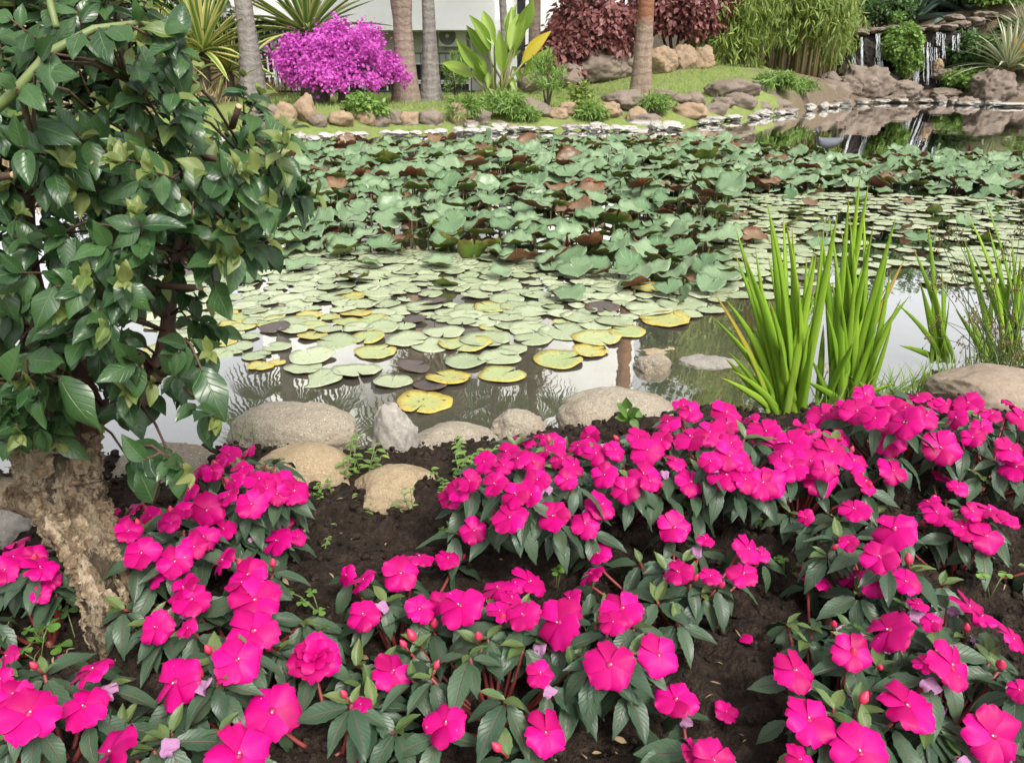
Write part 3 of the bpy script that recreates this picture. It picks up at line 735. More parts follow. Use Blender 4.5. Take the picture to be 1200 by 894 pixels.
# bougainvillea
bb = grd(402, 120, 17.6)
BG = empty('bougainvillea', bb); tag(BG, 'round magenta bougainvillea in full bloom on the far bank', 'shrub')
bc = at_y(396, 70, 17.6); rx = 76/FPX*16.6
cs = shell(bc-np.array([0, 0, .25]), (rx, rx*.8, .98), 240, inner=.72, zmin=-.22)
P_ = many('bougainvillea_bracts', T_TINY, *(lambda P, n: (P, frames(unit(RNG.normal(0, .7, (n, 3))+unit(P-bc)*.6), unit(RNG.normal(0, .5, (n, 3))+unit(P-bc)+np.array([0, -.2, .4]))), RNG.uniform(.05, .09, n), RNG.random(n)))(*(lambda Q: (Q, len(Q)))(np.repeat(cs, 75, 0)+RNG.normal(0, .085, (240*75, 3)))), L_BOUG)
P_.transform(Matrix.Translation(-Vector(bb))); tag(obj('bracts', P_, BG), None, None, None, 'stuff')
cs2 = shell(bc-np.array([0, 0, .25]), (rx*.8, rx*.6, .75), 60, inner=.3, zmin=-.35)
fo = cloud('bougainvillea_leaves', cs2, .2, 40, T_SMALL, .05, .09, L_DARK); fo.transform(Matrix.Translation(-Vector(bb))); tag(obj('foliage', fo, BG), None, None, None, 'stuff')
m = MB(); m.tube([(0, 0, -.15), (.03, 0, .3), (-.05, 0, .65)], [.14, .11, .1], 10)
for a in (0, 1.3, 2.6, 3.9, 5.2): m.tube([(-.05, 0, .6), (.35*math.cos(a), .3*math.sin(a), .85), (.8*math.cos(a), .6*math.sin(a), 1.05)], [.07, .05, .03], 7)
obj('trunk', m.mesh('bougainvillea_trunk', M_BARK), BG)
cutp = grd(373, 119, 18.1); m = MB(); m.tube([(0, 0, -.1), (0, 0, .45), (.02, 0, .9)], [.27, .25, .24], 14)
tag(obj('cut_trunk', m.mesh('cut_trunk', M_PALMG), None, cutp), 'short thick grey trunk under the bougainvillea', 'trunk')

# leafy shrubs
def shrub(name, label, px, py, Y, rx, rz, mat, tpl, smin, smax, nc, npc, crad, ry=None, cz=None, droop=.3, group=None, zmin=-.6, stem=True, inner=.5):
    b = grd(px, py, Y); E = empty(name, b); tag(E, label, 'shrub', group)
    cz = rz*.95 if cz is None else cz
    c = b+np.array([0, 0, cz]); C = shell(c, (rx, ry or rx*.8, rz), nc, inner=inner, zmin=zmin)
    me = cloud(name, C, crad, npc, tpl, smin, smax, mat, c, droop); me.transform(Matrix.Translation(-Vector(b)))
    tag(obj('foliage', me, E), None, None, None, 'stuff')
    if stem:
        m = MB(); rr = random.Random(int(px))
        for i in range(5):
            a = rr.uniform(0, 6.28); m.tube([(0, 0, -.1), (.25*rx*math.cos(a), .25*rx*math.sin(a), cz*.6), (.7*rx*math.cos(a), .6*rx*math.sin(a), cz*1.2)], [.05*rz, .035*rz, .015], 6)
        obj('trunk', m.mesh('stems', M_BARK), E)
    return E
shrub('red_shrub', 'dense red leaved shrub left of the lone palm', 690, 92, 22.3, 1.45, 1.05, L_RED, T_OVAL, .10, .19, 150, 60, .26, cz=1.25, droop=.6)
shrub('red_shrub', 'dense red leaved shrub between the lone palm and the bamboo', 790, 78, 23.0, 1.5, .95, L_RED, T_OVAL, .10, .19, 140, 60, .26, cz=1.35, droop=.6)
shrub('red_shrub', 'low trailing red leaved shrub behind the strelitzia', 655, 96, 21.9, .8, .7, L_RED, T_OVAL, .12, .2, 50, 40, .22, cz=.7, droop=.6)
shrub('green_shrub', 'feathery upright green shrub on the lawn right of the strelitzia', 641, 121, 16.2, .36, .55, L_GREEN, T_NARROW, .07, .13, 40, 30, .10, droop=-.9)
shrub('green_shrub', 'thin upright green shrub in front of the dark grey palm', 535, 112, 19.2, .28, .55, L_GREEN, T_NARROW, .08, .15, 34, 30, .12, droop=-.7)
shrub('fern_clump', 'bright ferny clump below the strelitzia', 590, 134, bankY(590, 134), 0.390, 0.208, L_GREEN, T_NARROW, .08, .16, 46, 40, .11, zmin=-.1, stem=False)
shrub('fern_clump', 'light green weed clump on the bank below the grey palm', 545, 140, bankY(545, 138), 0.312, 0.160, L_GREEN, T_NARROW, .08, .16, 36, 40, .11, zmin=-.1, stem=False)
shrub('fern_clump', 'trailing green plant on the bank under the bougainvillea', 428, 140, bankY(428, 138), 0.351, 0.160, L_GREEN, T_SMALL, .05, .10, 50, 46, .12, zmin=-.1, stem=False)
shrub('fern_clump', 'yellow green weed clump at the far bank right of the feathery shrub', 690, 138, bankY(690, 138), 0.328, 0.128, L_GREEN, T_NARROW, .08, .14, 34, 36, .10, zmin=-.1, stem=False)
shrub('fern_clump', 'green weed clump beside the pale rock under the lone palm', 765, 131, bankY(765, 131), 0.296, 0.160, L_GREEN, T_NARROW, .08, .14, 34, 36, .10, zmin=-.1, stem=False)
shrub('fern_clump', 'low green weed clump left of the feathery shrub', 615, 143, bankY(615, 141), 0.312, 0.096, L_GREEN, T_NARROW, .07, .13, 30, 36, .10, zmin=-.1, stem=False)
shrub('fern_clump', 'grassy weed clump at the foot of the bamboo', 905, 110, bankY(905, 116), 0.546, 0.160, L_GREEN, T_NARROW, .1, .2, 40, 36, .13, zmin=-.1, stem=False)
shrub('fern_clump', 'grassy weed clump between the crusted stones near the bamboo', 934, 126, bankY(934, 124), 0.351, 0.112, L_GREEN, T_NARROW, .08, .16, 30, 36, .12, zmin=-.1, stem=False)
shrub('yellow_shrub', 'tiny yellow leaved bush on the lawn edge', 681, 128, bankY(681, 126), .22, .28, L_BAMB, T_SMALL, .05, .1, 24, 24, .09)
shrub('round_bush', 'bright green cushion bush hanging over the waterfall ledge', 1057, 62, 25.2, .62, .62, L_GREEN, T_TINY, .07, .12, 110, 60, .16, cz=None, zmin=-1, stem=False, inner=.6)
bpy.context.view_layer.update()
for o_ in COL.objects:
    if o_.name.startswith('round_bush'): o_.location.z = float(at_y(1057, 50, 25.0)[2]) - .62*.95
shrub('trailing_bush', 'green trailing plant below the cushion bush on the wet rock', 1063, 88, 25.3, .4, .4, L_GREEN, T_TINY, .07, .12, 40, 60, .14, zmin=-1, stem=False).location.z = float(at_y(1063, 76, 25.3)[2])-.38
shrub('bank_shrub', 'soft green shrub right of the right fall', 1140, 70, 25.3, .8, .65, L_MID, T_SMALL, .09, .17, 110, 44, .22)
shrub('bank_shrub', 'low green weeds below the soft shrub on the right bank', 1128, 104, 24.4, .55, .22, L_GREEN, T_SMALL, .08, .15, 70, 40, .18, zmin=-.1, stem=False)
shrub('bank_shrub', 'low green weeds beside the large boulder on the right bank', 1146, 112, 24.1, .55, .18, L_GREEN, T_SMALL, .08, .15, 60, 40, .18, zmin=-.1, stem=False)
shrub('bank_shrub', 'bright grassy shrub behind the flax on the right bank', 1192, 100, 24.2, .9, .5, L_GREEN, T_NARROW, .12, .24, 60, 44, .2, zmin=-.1, stem=False)
shrub('bank_shrub', 'yellow green shrub on top of the right bank', 1185, 40, 27.5, 1.2, .6, L_GREEN, T_SMALL, .1, .18, 80, 40, .24)
for q_, (l_, a_, b_, Yq, rx_, rz_, mt_) in enumerate((('low green cover beside the big agave', 1160, 30, 26.9, .8, .3, L_GREEN), ('trailing green cover on the slope above the right fall', 1126, 30, 26.5, .7, .22, L_MID), ('yellow green cover on the slope behind the soft shrub', 1165, 40, 26.1, .8, .32, L_GREEN), ('dark cover at the top of the slope under the big agave', 1140, 14, 27.6, .8, .25, L_MID), ('green cover on the slope behind the second flax', 1195, 45, 26.2, .8, .35, L_MID), ('weedy cover above the small fall beside the brown stones', 1085, 30, 26.6, .6, .16, L_GREEN))):
    shrub('bank_shrub', l_, a_, b_, Yq, rx_, rz_, mt_, T_SMALL, .08, .16, 70, 40, .2, zmin=-.2, stem=False)
shrub('bank_shrub', 'green shrub above the left fall behind the bamboo', 1030, 34, 28.0, 1.5, .7, L_MID, T_SMALL, .1, .18, 100, 40, .25)
shrub('bank_shrub', 'small dark green shrub between the two agaves', 1100, 32, 28.6, 1.2, .45, L_MID, T_SMALL, .1, .18, 80, 40, .24)
# trees that stand behind, seen between the nearer plants and in the water
def tree(label, px, Y, trunk_h, rx, rz, mat, nc=120, npc=44, seed=1, tpl=T_OVAL, smin=.16, smax=.3):
    b = grd(px, 90, Y); E = empty('garden_tree', b); tag(E, label, 'tree', 'trees at the back of the garden')
    c = b+np.array([0, 0, trunk_h+rz*.7]); C = shell(c, (rx, rx, rz), nc, inner=.4)
    me = cloud('tree_crown', C, .5, npc, tpl, smin, smax, mat, c, .4); me.transform(Matrix.Translation(-Vector(b)))
    tag(obj('crown', me, E), None, None, None, 'stuff')
    m = MB(); rr = random.Random(seed); m.tube([(0, 0, -.3), (.05, 0, trunk_h*.5), (0, .05, trunk_h+.4)], [.24, .18, .13], 10)
    for i in range(7):
        a = i*.9+rr.random(); m.tube([(0, 0, trunk_h*.8), (.4*rx*math.cos(a), .4*rx*math.sin(a), trunk_h+rz*.5), (.8*rx*math.cos(a), .8*rx*math.sin(a), trunk_h+rz*rr.uniform(.6, 1.2))], [.1, .06, .025], 7)
    obj('trunk', m.mesh('tree_trunk', M_BARK), E)
tree('dark broad tree behind the striped agaves', 280, 27, .4, 2.0, 2.2, L_DARK, 140, 44, 2)
tree('dark tree on the dry slope above the shrub', 150, 27, .8, 2.4, 2.2, L_DARK, 140, 44, 3)
tree('broad green tree behind the waterfall', 1060, 36, .6, 3.2, 2.4, L_MID, 170, 44, 4)
tree('green tree behind the big agave', 1180, 36, .6, 3.4, 2.6, L_MID, 170, 44, 5)
tree('tall green tree behind the bamboo', 905, 31, 2.0, 2.4, 6.0, L_MID, 230, 44, 6)
tree('tall green tree behind the red shrubs', 812, 29.5, 3.2, 1.5, 5.6, L_MID, 180, 44, 7)
tree('tall dark green tree between the bamboo and the red shrubs', 860, 33, 2.0, 2.2, 6.6, L_DARK, 220, 44, 9)
tree('green tree right of the building and behind the red shrub', 1290, 34, .8, 3.4, 3.0, L_DARK, 160, 44, 8)

# giant strelitzia
L_STREL = m_leaf('strelitzia_leaf', (.10, .21, .03), (.26, .37, .06), .4, .3, rib=(.30, .36, .12), ribw=.05, veins=26)
L_STRELY = m_leaf('strelitzia_yellow_leaf', (.50, .38, .03), (.62, .50, .06), .45, .3, rib=(.45, .42, .12), veins=26)
STL = [tpl_mesh('paddle', leaf_tpl(lance(.20, .95), 10, 5, f, d), L_STREL) for f, d in ((.9, .05), (.5, .2), (.7, -.08))]
STY = tpl_mesh('paddle', leaf_tpl(lance(.18, .95), 10, 5, .6, .1), L_STRELY)
sb = grd(590, 116, 18.0); S = empty('giant_strelitzia', sb); tag(S, 'large paddle leaved strelitzia with one yellow leaf on the bank', 'plant')
M_PET = m_plain('petiole', (.10, .15, .04), (.22, .19, .07), 6, .5)
stl = [(552,20,575,60,0),(548,32,572,68,0),(565,12,580,55,1),(600,10,592,62,0),(622,3,604,45,2),(626,3,610,40,1),(618,22,603,62,0),(608,20,598,60,2),(604,6,598,50,0),(642,38,612,75,9),(636,52,610,78,8),(536,48,566,84,0),(520,70,556,92,1),(585,38,588,86,0),(605,60,586,78,1),(598,45,592,80,2),(614,96,600,78,1),(604,105,597,88,1),(560,62,570,90,1),(572,85,572,105,0),(556,72,566,96,2),(640,60,612,90,1)]
for i, (tx, ty, bx, by, kk) in enumerate(stl):
    Y = 18.0+R.uniform(-.35, .35); a = at_y(bx, by, Y); b_ = at_y(tx, ty, Y+R.uniform(-.4, .4)); d = b_-a; L = np.linalg.norm(d)
    rot = frames(d, np.array([R.uniform(-.7, .7), -1.0, .5])); me = STY if kk == 9 else STL[kk % 3]
    lf = place('leaf', me, mat4(rot, a, L*1.05), S, sb)
    root = sb+np.array([R.uniform(-.22, .22), R.uniform(-.15, .15), -.05]); m = MB()
    m.tube([root-sb, (root*.55+a*.45)-sb+np.array([0, 0, .1]), a-sb+d*.06], [.035, .028, .018], 6); obj('petiole', m.mesh('petiole', M_PET), S)

# bamboo
L_CULM = m_plain('culm', (.22, .20, .08), (.34, .28, .13), 3, .5)
bb0 = grd(920, 106, 24.0); BM = empty('bamboo_clump', bb0); tag(BM, 'dense yellow green bamboo clump left of the waterfall', 'bamboo')
cc = []
for i in range(72):
    px = R.uniform(838, 978); Y = R.uniform(23.2, 25.6); b = grd(px, 108, Y); ht = np.interp(px, [835, 880, 930, 1010], [6.5, 9.5, 8.0, 4.2])*R.uniform(.8, 1.1)
    lx = np.interp(px, [835, 925, 1012], [-.07, .0, .03])+R.uniform(-.05, .05); ly = R.uniform(-.08, .04)
    fz = np.linspace(0, 1, 8); pts = np.stack([lx*ht*(fz**1.5), ly*ht*fz**1.6, fz*ht], -1)
    m = MB(); m.tube(pts+(b-bb0), .032*(1-.7*fz)+.004, 6); obj('culm', m.mesh('culm', L_CULM), BM)
    for q in range(int(ht*3.2)):
        f = R.uniform(.12, 1); w = b+np.array([np.interp(f, fz, pts[:, 0]), np.interp(f, fz, pts[:, 1]), f*ht])
        cc.append(w+np.array([R.gauss(0, .3), R.gauss(-.15, .3), R.gauss(0, .2)]))
for i in range(150):                                       # skirts of foliage at the left and right front
    px = R.choice([R.uniform(815, 885), R.uniform(815, 900), R.uniform(960, 998)]); py = R.uniform(2, 96) if px < 900 else R.uniform(-5, 28)
    cc.append(at_y(px, py, R.uniform(22.4, 23.4)))
for i in range(150):
    cc.append(at_y(R.uniform(815, 1000), R.uniform(-20, 45), R.uniform(22.3, 23.6)))
fo = cloud('bamboo_leaves', np.array(cc), .26, 18, T_NARROW, .17, .30, L_BAMB, droop=.9, out=.3); fo.transform(Matrix.Translation(-Vector(bb0)))
tag(obj('foliage', fo, BM), None, None, None, 'stuff')

# grass: lawn blades and dry slope tufts
def tufts(name, label, n, sampler, h0, h1, mat, tpl, cat='grass'):
    P = np.array([sampler() for _ in range(n)]); d = unit(RNG.normal(0, .45, (n, 3))*np.array([1, 1, .2])+np.array([0, 0, 1.0]))
    nn = unit(RNG.normal(0, 1, (n, 3))*np.array([1, 1, .2]))
    o = obj(name, many(name, tpl, P, frames(d, nn), RNG.uniform(h0, h1, n), RNG.random(n), mat)); tag(o, label, cat, None, 'stuff'); return o
T_GR = leaf_tpl(blade(.03), 3, 2, 0, .3); T_GRW = leaf_tpl(blade(.05), 3, 2, 0, .35)
def s_lawn():
    while True:
        p = at_y(R.uniform(320, 870), R.uniform(90, 125), R.uniform(15.4, 24.0))
        if p[1] > yf(p[0])+.6: return (p[0], p[1], gz(p[0], p[1]))
L_GRASS = m_leaf('grass_blade', (.13, .20, .04), (.28, .34, .11), .6, .3, veins=1)
L_DRY = m_leaf('dry_grass', (.22, .16, .08), (.45, .36, .20), .7, .3, veins=1)
tufts('lawn_grass', 'short mown lawn grass on the far bank', 14000, s_lawn, .05, .12, L_GRASS, T_GRW)
def s_dry():
    x = R.uniform(-14, -6.3); y = R.uniform(14.5, 24); return (x, y, gz(x, y))
tufts('dry_grass', 'dry straw coloured grass on the slope behind the shrub', 9000, s_dry, .15, .55, L_DRY, T_GR)
# ------------------------------------------------------------------ water lilies
def m_pad(name, a, b, edge=None, edge_w=.25, rough=.38, spec=.5, veins=True, spots=0.0, trans=.1):
    t = NT(name); u, v = t.uv(); r = t.rnd()                # u angle, v radius
    n = t.noise(16, 4, .6, t.pos()); n2 = t.noise(60, 3, .6, t.pos())
    col = t.mix(r, a, b); col = t.mix(t.math('MULTIPLY', n, .4), col, hsv_mul(b, 1.2))
    if edge is not None:
        e = t.mr(t.math('ADD', v, t.math('MULTIPLY', t.math('SUBTRACT', n, .5), .9)), 1-edge_w, 1.02)
        col = t.mix(e, col, t.mix(n2, edge, hsv_mul(edge, .75)))
    if spots: col = t.mix(t.math('MULTIPLY', t.mr(n2, .6, .68), spots), col, (.14, .07, .02))
    vein = t.mr(t.math('SINE', t.math('MULTIPLY', u, 6.2832*15)), .9, 1.0)
    if veins: col = t.mix(t.math('MULTIPLY', vein, .5), col, hsv_mul(b, 1.45))
    return t.pbr(col, rough, t.bump(t.math('ADD', vein, n2), .25, .004), spec, trans)
PAD_G = m_pad('lily_green', (.25, .31, .17), (.44, .49, .32), None, rough=.32, spots=.35)
PAD_Y = m_pad('lily_yellow', (.28, .35, .15), (.40, .45, .22), (.56, .46, .10), .35, spots=.7)
PAD_YY = m_pad('lily_golden', (.34, .38, .14), (.44, .44, .17), (.62, .45, .07), .55, spots=1.0)
PAD_D = m_pad('lily_purple', (.055, .045, .042), (.14, .12, .115), (.13, .07, .045), .3)
EM_TOP = m_pad('lily_glaucous', (.06, .135, .05), (.21, .295, .165), None, rough=.36, trans=.12)
EM_TOPB = m_pad('lily_bronze', (.12, .075, .045), (.20, .13, .07), (.16, .06, .03), .4)
EM_UND = m_pad('lily_underside', (.075, .16, .02), (.17, .26, .035), (.16, .10, .025), .4, trans=.25)
EM_UNDR = m_pad('lily_red_underside', (.14, .05, .025), (.24, .10, .04), (.12, .04, .02), .4, trans=.2)
M_STALK = m_plain('stalk', (.06, .10, .025), (.12, .09, .04), 6, .5)
def pad_tpl(seed, raised, segs=22, rings=4, thick=.012):
    rr = random.Random(seed); notch = rr.uniform(.05, .2) if not raised else .10
    rr0 = rr.uniform(0, 1); ph = [rr.uniform(0, 6.28) for _ in range(4)]; V = []; UV = []; F = []; M = []
    cup = rr.uniform(.08, .34) if raised else rr.uniform(0, .02); ruf = rr.uniform(.08, .19) if raised else rr.uniform(.012, .035)
    fold = rr.uniform(-.1, .35) if raised else 0
    k1, k2 = rr.choice([2, 3]), rr.choice([5, 6, 7])
    for side in (0, 1):
        V.append((0, 0, -thick*side)); UV.append((.5, 0)); base = len(V)
        for i in range(rings):
            q = ((i+1)/rings)**.8
            for j in range(segs+1):
                f = j/segs; a = notch*q*.9 + f*(2*math.pi-2*notch*q*.9)
                rad = q*(1+.05*math.sin(a*3+ph[0])+.03*math.sin(a*k2+ph[1])*q)
                if j in (0, segs): rad *= 1-.05*(i == rings-1)
                z = cup*q*q + ruf*q*q*(math.sin(a*k1+ph[2])+.7*q*math.sin(a*k2+ph[3])) + fold*q*abs(math.sin(a))*.5 + (0 if raised else .05*rr0*q**6)
                V.append((rad*math.sin(a), rad*math.cos(a), z-thick*side)); UV.append((f, q))
        c0 = base-1
        for j in range(segs):
            q = (c0, base+j+1, base+j); F.append(q if side == 0 else q[::-1]); M.append(side)
        for i in range(rings-1):
            for j in range(segs):
                x = base+i*(segs+1)+j
                for q in ((x, x+1, x+segs+2), (x, x+segs+2, x+segs+1)): F.append(q if side == 0 else q[::-1]); M.append(side)
    n1 = 1+rings*(segs+1); o1 = 1+(rings-1)*(segs+1)
    for j in range(segs): F.append((o1+j, o1+j+1, n1+o1+j+1, n1+o1+j)); M.append(1)
    return np.array(V), F, np.array(UV), M
FT = [pad_tpl(50+i, False, 26, 3, .012) for i in range(6)]
ET = [pad_tpl(80+i, True, 20, 3, .012) for i in range(9)]
def poly_in(p, poly):
    x, y = p; c = False; n = len(poly)
    for i in range(n):
        x0, y0 = poly[i]; x1, y1 = poly[i-1]
        if (y0 > y) != (y1 > y) and x < (x1-x0)*(y-y0)/(y1-y0)+x0: c = not c
    return c
def poisson(poly_px, z, spacing, seed, tries=9000, jit=None):
    W = [tuple(at_z(a, b, z)[:2]) for a, b in poly_px]
    xs_, ys_ = [w[0] for w in W], [w[1] for w in W]; rr = random.Random(seed); grid = {}; out = []
    for _ in range(tries):
        p = (rr.uniform(min(xs_), max(xs_)), rr.uniform(min(ys_), max(ys_)))
        if not poly_in(p, W): continue
        g = (int(p[0]//spacing), int(p[1]//spacing)); ok = True
        for a in (-1, 0, 1):
            for b in (-1, 0, 1):
                for q in grid.get((g[0]+a, g[1]+b), ()):
                    if (q[0]-p[0])**2+(q[1]-p[1])**2 < spacing**2: ok = False; break
        if ok: grid.setdefault(g, []).append(p); out.append(p)
    return out
# --- floating pads
FM = {n: [tpl_mesh('lily_pad', t_, [mt, EM_UNDR]) for t_ in FT] for n, mt in (('g', PAD_G), ('y', PAD_Y), ('k', PAD_YY), ('d', PAD_D))}
LBL = {'g': ('flat pale green lily pad floating among others on the pond', 'green floating lily pads'),
       'y': ('flat lily pad with yellow blotched rim floating among green ones', 'yellow rimmed floating lily pads'),
       'k': ('flat golden yellow lily pad floating among green ones', 'golden floating lily pads'),
       'd': ('dark purple brown lily pad among the green floating ones', 'dark purple lily pads')}
hand = [(497, 471, 66, 'k', 'golden rimmed lily pad floating alone on open water'), (588, 438, 60, 'y', 'yellow rimmed lily pad at the front edge near open water'), (655, 421, 60, 'y', 'lily pad with freckled yellow rim beside a brown torn pad'), (691, 411, 44, 'k', 'torn brown and yellow lily pad at the front edge of the pads'),
 (526, 442, 54, 'k', None), (460, 447, 46, 'g', None), (485, 430, 42, 'd', 'round dark purple lily pad between two green ones at the front'), (506, 450, 50, 'd', 'submerged looking brown pad behind the golden rimmed lone pad'), (374, 443, 56, 'g', None), (356, 431, 46, 'g', None), (418, 434, 58, 'g', None), (325, 406, 34, 'g', 'small isolated green lily pad in a gap of dark water'),
 (305, 429, 32, 'k', None), (365, 418, 54, 'g', None), (325, 424, 20, 'k', None), (300, 416, 36, 'g', None), (545, 424, 50, 'g', None), (586, 419, 50, 'g', None), (545, 403, 66, 'y', None), (440, 412, 50, 'y', None), (570, 398, 60, 'g', None), (505, 404, 46, 'g', None), (520, 390, 50, 'g', None), (625, 397, 46, 'g', None), (600, 410, 40, 'g', None),
 (477, 398, 50, 'g', None), (395, 400, 50, 'g', None), (430, 395, 44, 'y', None), (700, 396, 60, 'y', None), (660, 388, 60, 'g', None), (735, 388, 46, 'y', None), (560, 345, 40, 'g', None), (780, 374, 60, 'k', None), (760, 362, 60, 'g', None), (800, 356, 60, 'g', None)]
fl = []
for (a, b, w, k_, l_) in hand:
    p = at_z(a, b, WZ+.006); t = p[1]/ray(a, b)[1]; fl.append((p[0], p[1], w/FPX*t/2, k_, l_))
zoneA = [(250, 300), (480, 296), (620, 305), (760, 330), (850, 345), (830, 372), (760, 385), (720, 395), (640, 402), (560, 412), (450, 408), (420, 398), (340, 398), (250, 420), (180, 420), (180, 330)]
zoneB = [(862, 228), (1000, 228), (1200, 235), (1290, 240), (1290, 335), (1200, 345), (1120, 335), (1030, 330), (940, 345), (850, 350), (830, 330), (850, 260)]
pts = poisson(zoneA, WZ, .086, 4, 16000) + poisson(zoneB, WZ, .11, 5, 14000)
for p in pts:
    if any((p[0]-q[0])**2+(p[1]-q[1])**2 < (.12)**2 for q in fl[:len(hand)]): continue
    px, py = to_px((p[0], p[1], WZ)); rv = R.random()
    yy = .42 if (250 < px < 440 and 365 < py < 430) else .045
    k_ = 'd' if rv < .03 else ('k' if rv < .03+yy*.35 else ('y' if rv < .03+yy else 'g'))
    if (950 < px < 1120) and 250 < py < 330 and R.random() < .45: continue
    fl.append((p[0], p[1], R.choice([R.uniform(.042, .068), R.uniform(.06, .092)]), k_, None))
fl_rest = []
order = sorted(range(len(fl)), key=lambda i: fl[i][1]-(100 if i < len(hand) else 0))
cnt = 0
for i in order:
    x, y, r_, k_, l_ = fl[i]; z = WZ + .003 + R.uniform(0, .005) + (.004 if k_ == 'd' else 0)
    tl = (R.gauss(0, .035), R.gauss(0, .035)) if (k_ != 'd' and R.random() > .12) else (R.uniform(-.15, .15), R.uniform(-.15, .15))
    if cnt < 300:
        o = obj('lily_pad', FM[k_][R.randrange(6)], None, (x, y, z)); o.rotation_euler = (tl[0], tl[1], R.uniform(0, 6.28)); o.scale = (r_, r_*R.uniform(.88, 1.0), r_)
        tag(o, l_ or LBL[k_][0], 'lily pad', None if l_ else LBL[k_][1]); cnt += 1
    else: fl_rest.append((x, y, z, r_))
if fl_rest:
    A = np.array(fl_rest); n = len(A); a = RNG.uniform(0, 6.28, n)
    rot = frames(np.stack([np.sin(a), np.cos(a), 0*a], -1), np.tile([0, 0, 1.0], (n, 1)))
    tag(obj('lily_pads_beyond', many('lily_pads_beyond', FT[1], A[:, :3], rot, A[:, 3], RNG.random(n), [PAD_G, EM_UNDR])), 'mass of pale floating lily pads further out on the pond', 'lily pads', None, 'stuff')
# --- raised leaves
zoneC = [(150, 190), (330, 187), (450, 181), (600, 177), (760, 175), (830, 176), (900, 179), (1050, 184), (1290, 192), (1290, 226), (1100, 226), (940, 222), (862, 232), (850, 262), (852, 300), (855, 345), (800, 352), (740, 345), (660, 322), (600, 312), (500, 302), (380, 300), (200, 308)]
pts = poisson(zoneC, WZ, .135, 8, 30000)
EMM = {(i, a, b): tpl_mesh('lily_leaf', ET[i], [mt, mu]) for i in range(9) for a, mt in (('g', EM_TOP), ('b', EM_TOPB)) for b, mu in (('u', EM_UND), ('r', EM_UNDR))}
stm = MB(); stm.tube([(0, 0, -1), (.0, 0, 0)], .006, 5); stm = stm.mesh('stalk', M_STALK)
rows = []
for p in pts:
    px, py = to_px((p[0], p[1], WZ)); edge = min(1, max(.15, (330-py)/60)) if px < 860 else .55
    h = (.03 + .14*edge*R.random()**.7)*(1 if px < 860 else .65); rows.append((p[0], p[1], WZ+h, R.uniform(.07, .115 if p[1] < 6 else .14)))
for p in poisson([(250, 296), (480, 292), (620, 300), (770, 322), (860, 338), (850, 372), (760, 366), (640, 352), (480, 340), (250, 340)], WZ, .30, 12, 3000) + poisson([(862, 226), (1290, 228), (1290, 300), (1000, 290), (870, 300)], WZ, .34, 13, 3000):
    rows.append((p[0], p[1], WZ+R.uniform(.015, .04), R.uniform(.06, .095)))
dk = at_z(967, 175, WZ); rows = [q for q in rows if not (abs(q[0]-dk[0]) < .4 and -1.6 < q[1]-dk[1] < .5)]
rows.sort(key=lambda q: q[1])
rest = []
GL = {('g', 'u'): 'blue green ruffled lily leaf raised above the water in the thick bed', ('g', 'r'): 'blue green ruffled lily leaf with red brown underside in the thick bed', ('b', 'u'): 'bronze brown ruffled lily leaf raised in the thick bed', ('b', 'r'): 'dark bronze lily leaf with red underside in the thick bed'}
for i, (x, y, z, r_) in enumerate(rows):
    az = R.uniform(0, 6.28); tilt = abs(R.gauss(.15, .30)); nrm = unit([math.cos(az)*math.sin(tilt), math.sin(az)*math.sin(tilt)-.06, math.cos(tilt)])
    ya = R.uniform(0, 6.28); d = np.array([math.cos(ya), math.sin(ya), 0]); rot = frames(d-nrm*np.dot(d, nrm), nrm)
    if i < 300:
        ka = 'b' if R.random() < .08 else 'g'; kb = 'r' if R.random() < .3 else 'u'
        o = place('lily_leaf', EMM[(R.randrange(9), ka, kb)], mat4(rot, (x, y, z), r_)); tag(o, GL[(ka, kb)], 'lily leaf', {'g': 'blue green', 'b': 'bronze'}[ka]+(' raised lily leaves' if kb == 'u' else ' raised lily leaves with red undersides'))
        s_ = place('stalk', stm, np.eye(4), o); L = z-WZ+.25
        Mw = np.eye(4); Mw[2, 2] = L; Mw[:3, 3] = (x, y, z-.014)
        s_.matrix_basis = Matrix((np.linalg.inv(mat4(rot, (x, y, z), r_))@Mw).tolist())
    else: rest.append((x, y, z, r_, rot, R.randrange(9), R.random()))
for q in range(9):
    for kb, mu in (('u', EM_UND), ('r', EM_UNDR)):
        pass
mbs = []
parts = {}
for x, y, z, r_, rot, q, rv in rest: parts.setdefault((q % 3, 'r' if rv < .3 else ('b' if rv > .95 else 'u')), []).append((x, y, z, r_, rot))
LR = empty('lily_leaves_beyond', (0, 8, WZ)); tag(LR, 'far mass of raised lily leaves covering the pond', 'lily leaves', None, 'stuff')
for (q, kb), lst in parts.items():
    P = np.array([l[:3] for l in lst])-np.array([0, 8, WZ]); me = many('raised_leaves', ET[q*2+(kb == 'r')], P, np.array([l[4] for l in lst]), np.array([l[3] for l in lst]), RNG.random(len(lst)), [EM_TOPB if kb == 'b' else EM_TOP, EM_UNDR if kb != 'u' else EM_UND])
    tag(obj('raised_leaf_mass', me, LR), None, None, None, 'stuff')
P = np.array([l[:3] for l in rest])-np.array([0, 8, WZ+.014]); n = len(P)
stp = np.array([(-.006, 0, 0), (.006, 0, 0), (0, .006, 0), (-.006, 0, -.4), (.006, 0, -.4), (0, .006, -.4)])
tag(obj('stalk_mass', many('stalk_mass', (stp, [(0, 3, 4, 1), (1, 4, 5, 2), (2, 5, 3, 0)], np.zeros((6, 2)), [0, 0, 0]), P, np.tile(np.eye(3), (n, 1, 1)), np.ones(n), np.zeros(n), M_STALK), LR), None, None, None, 'stuff')
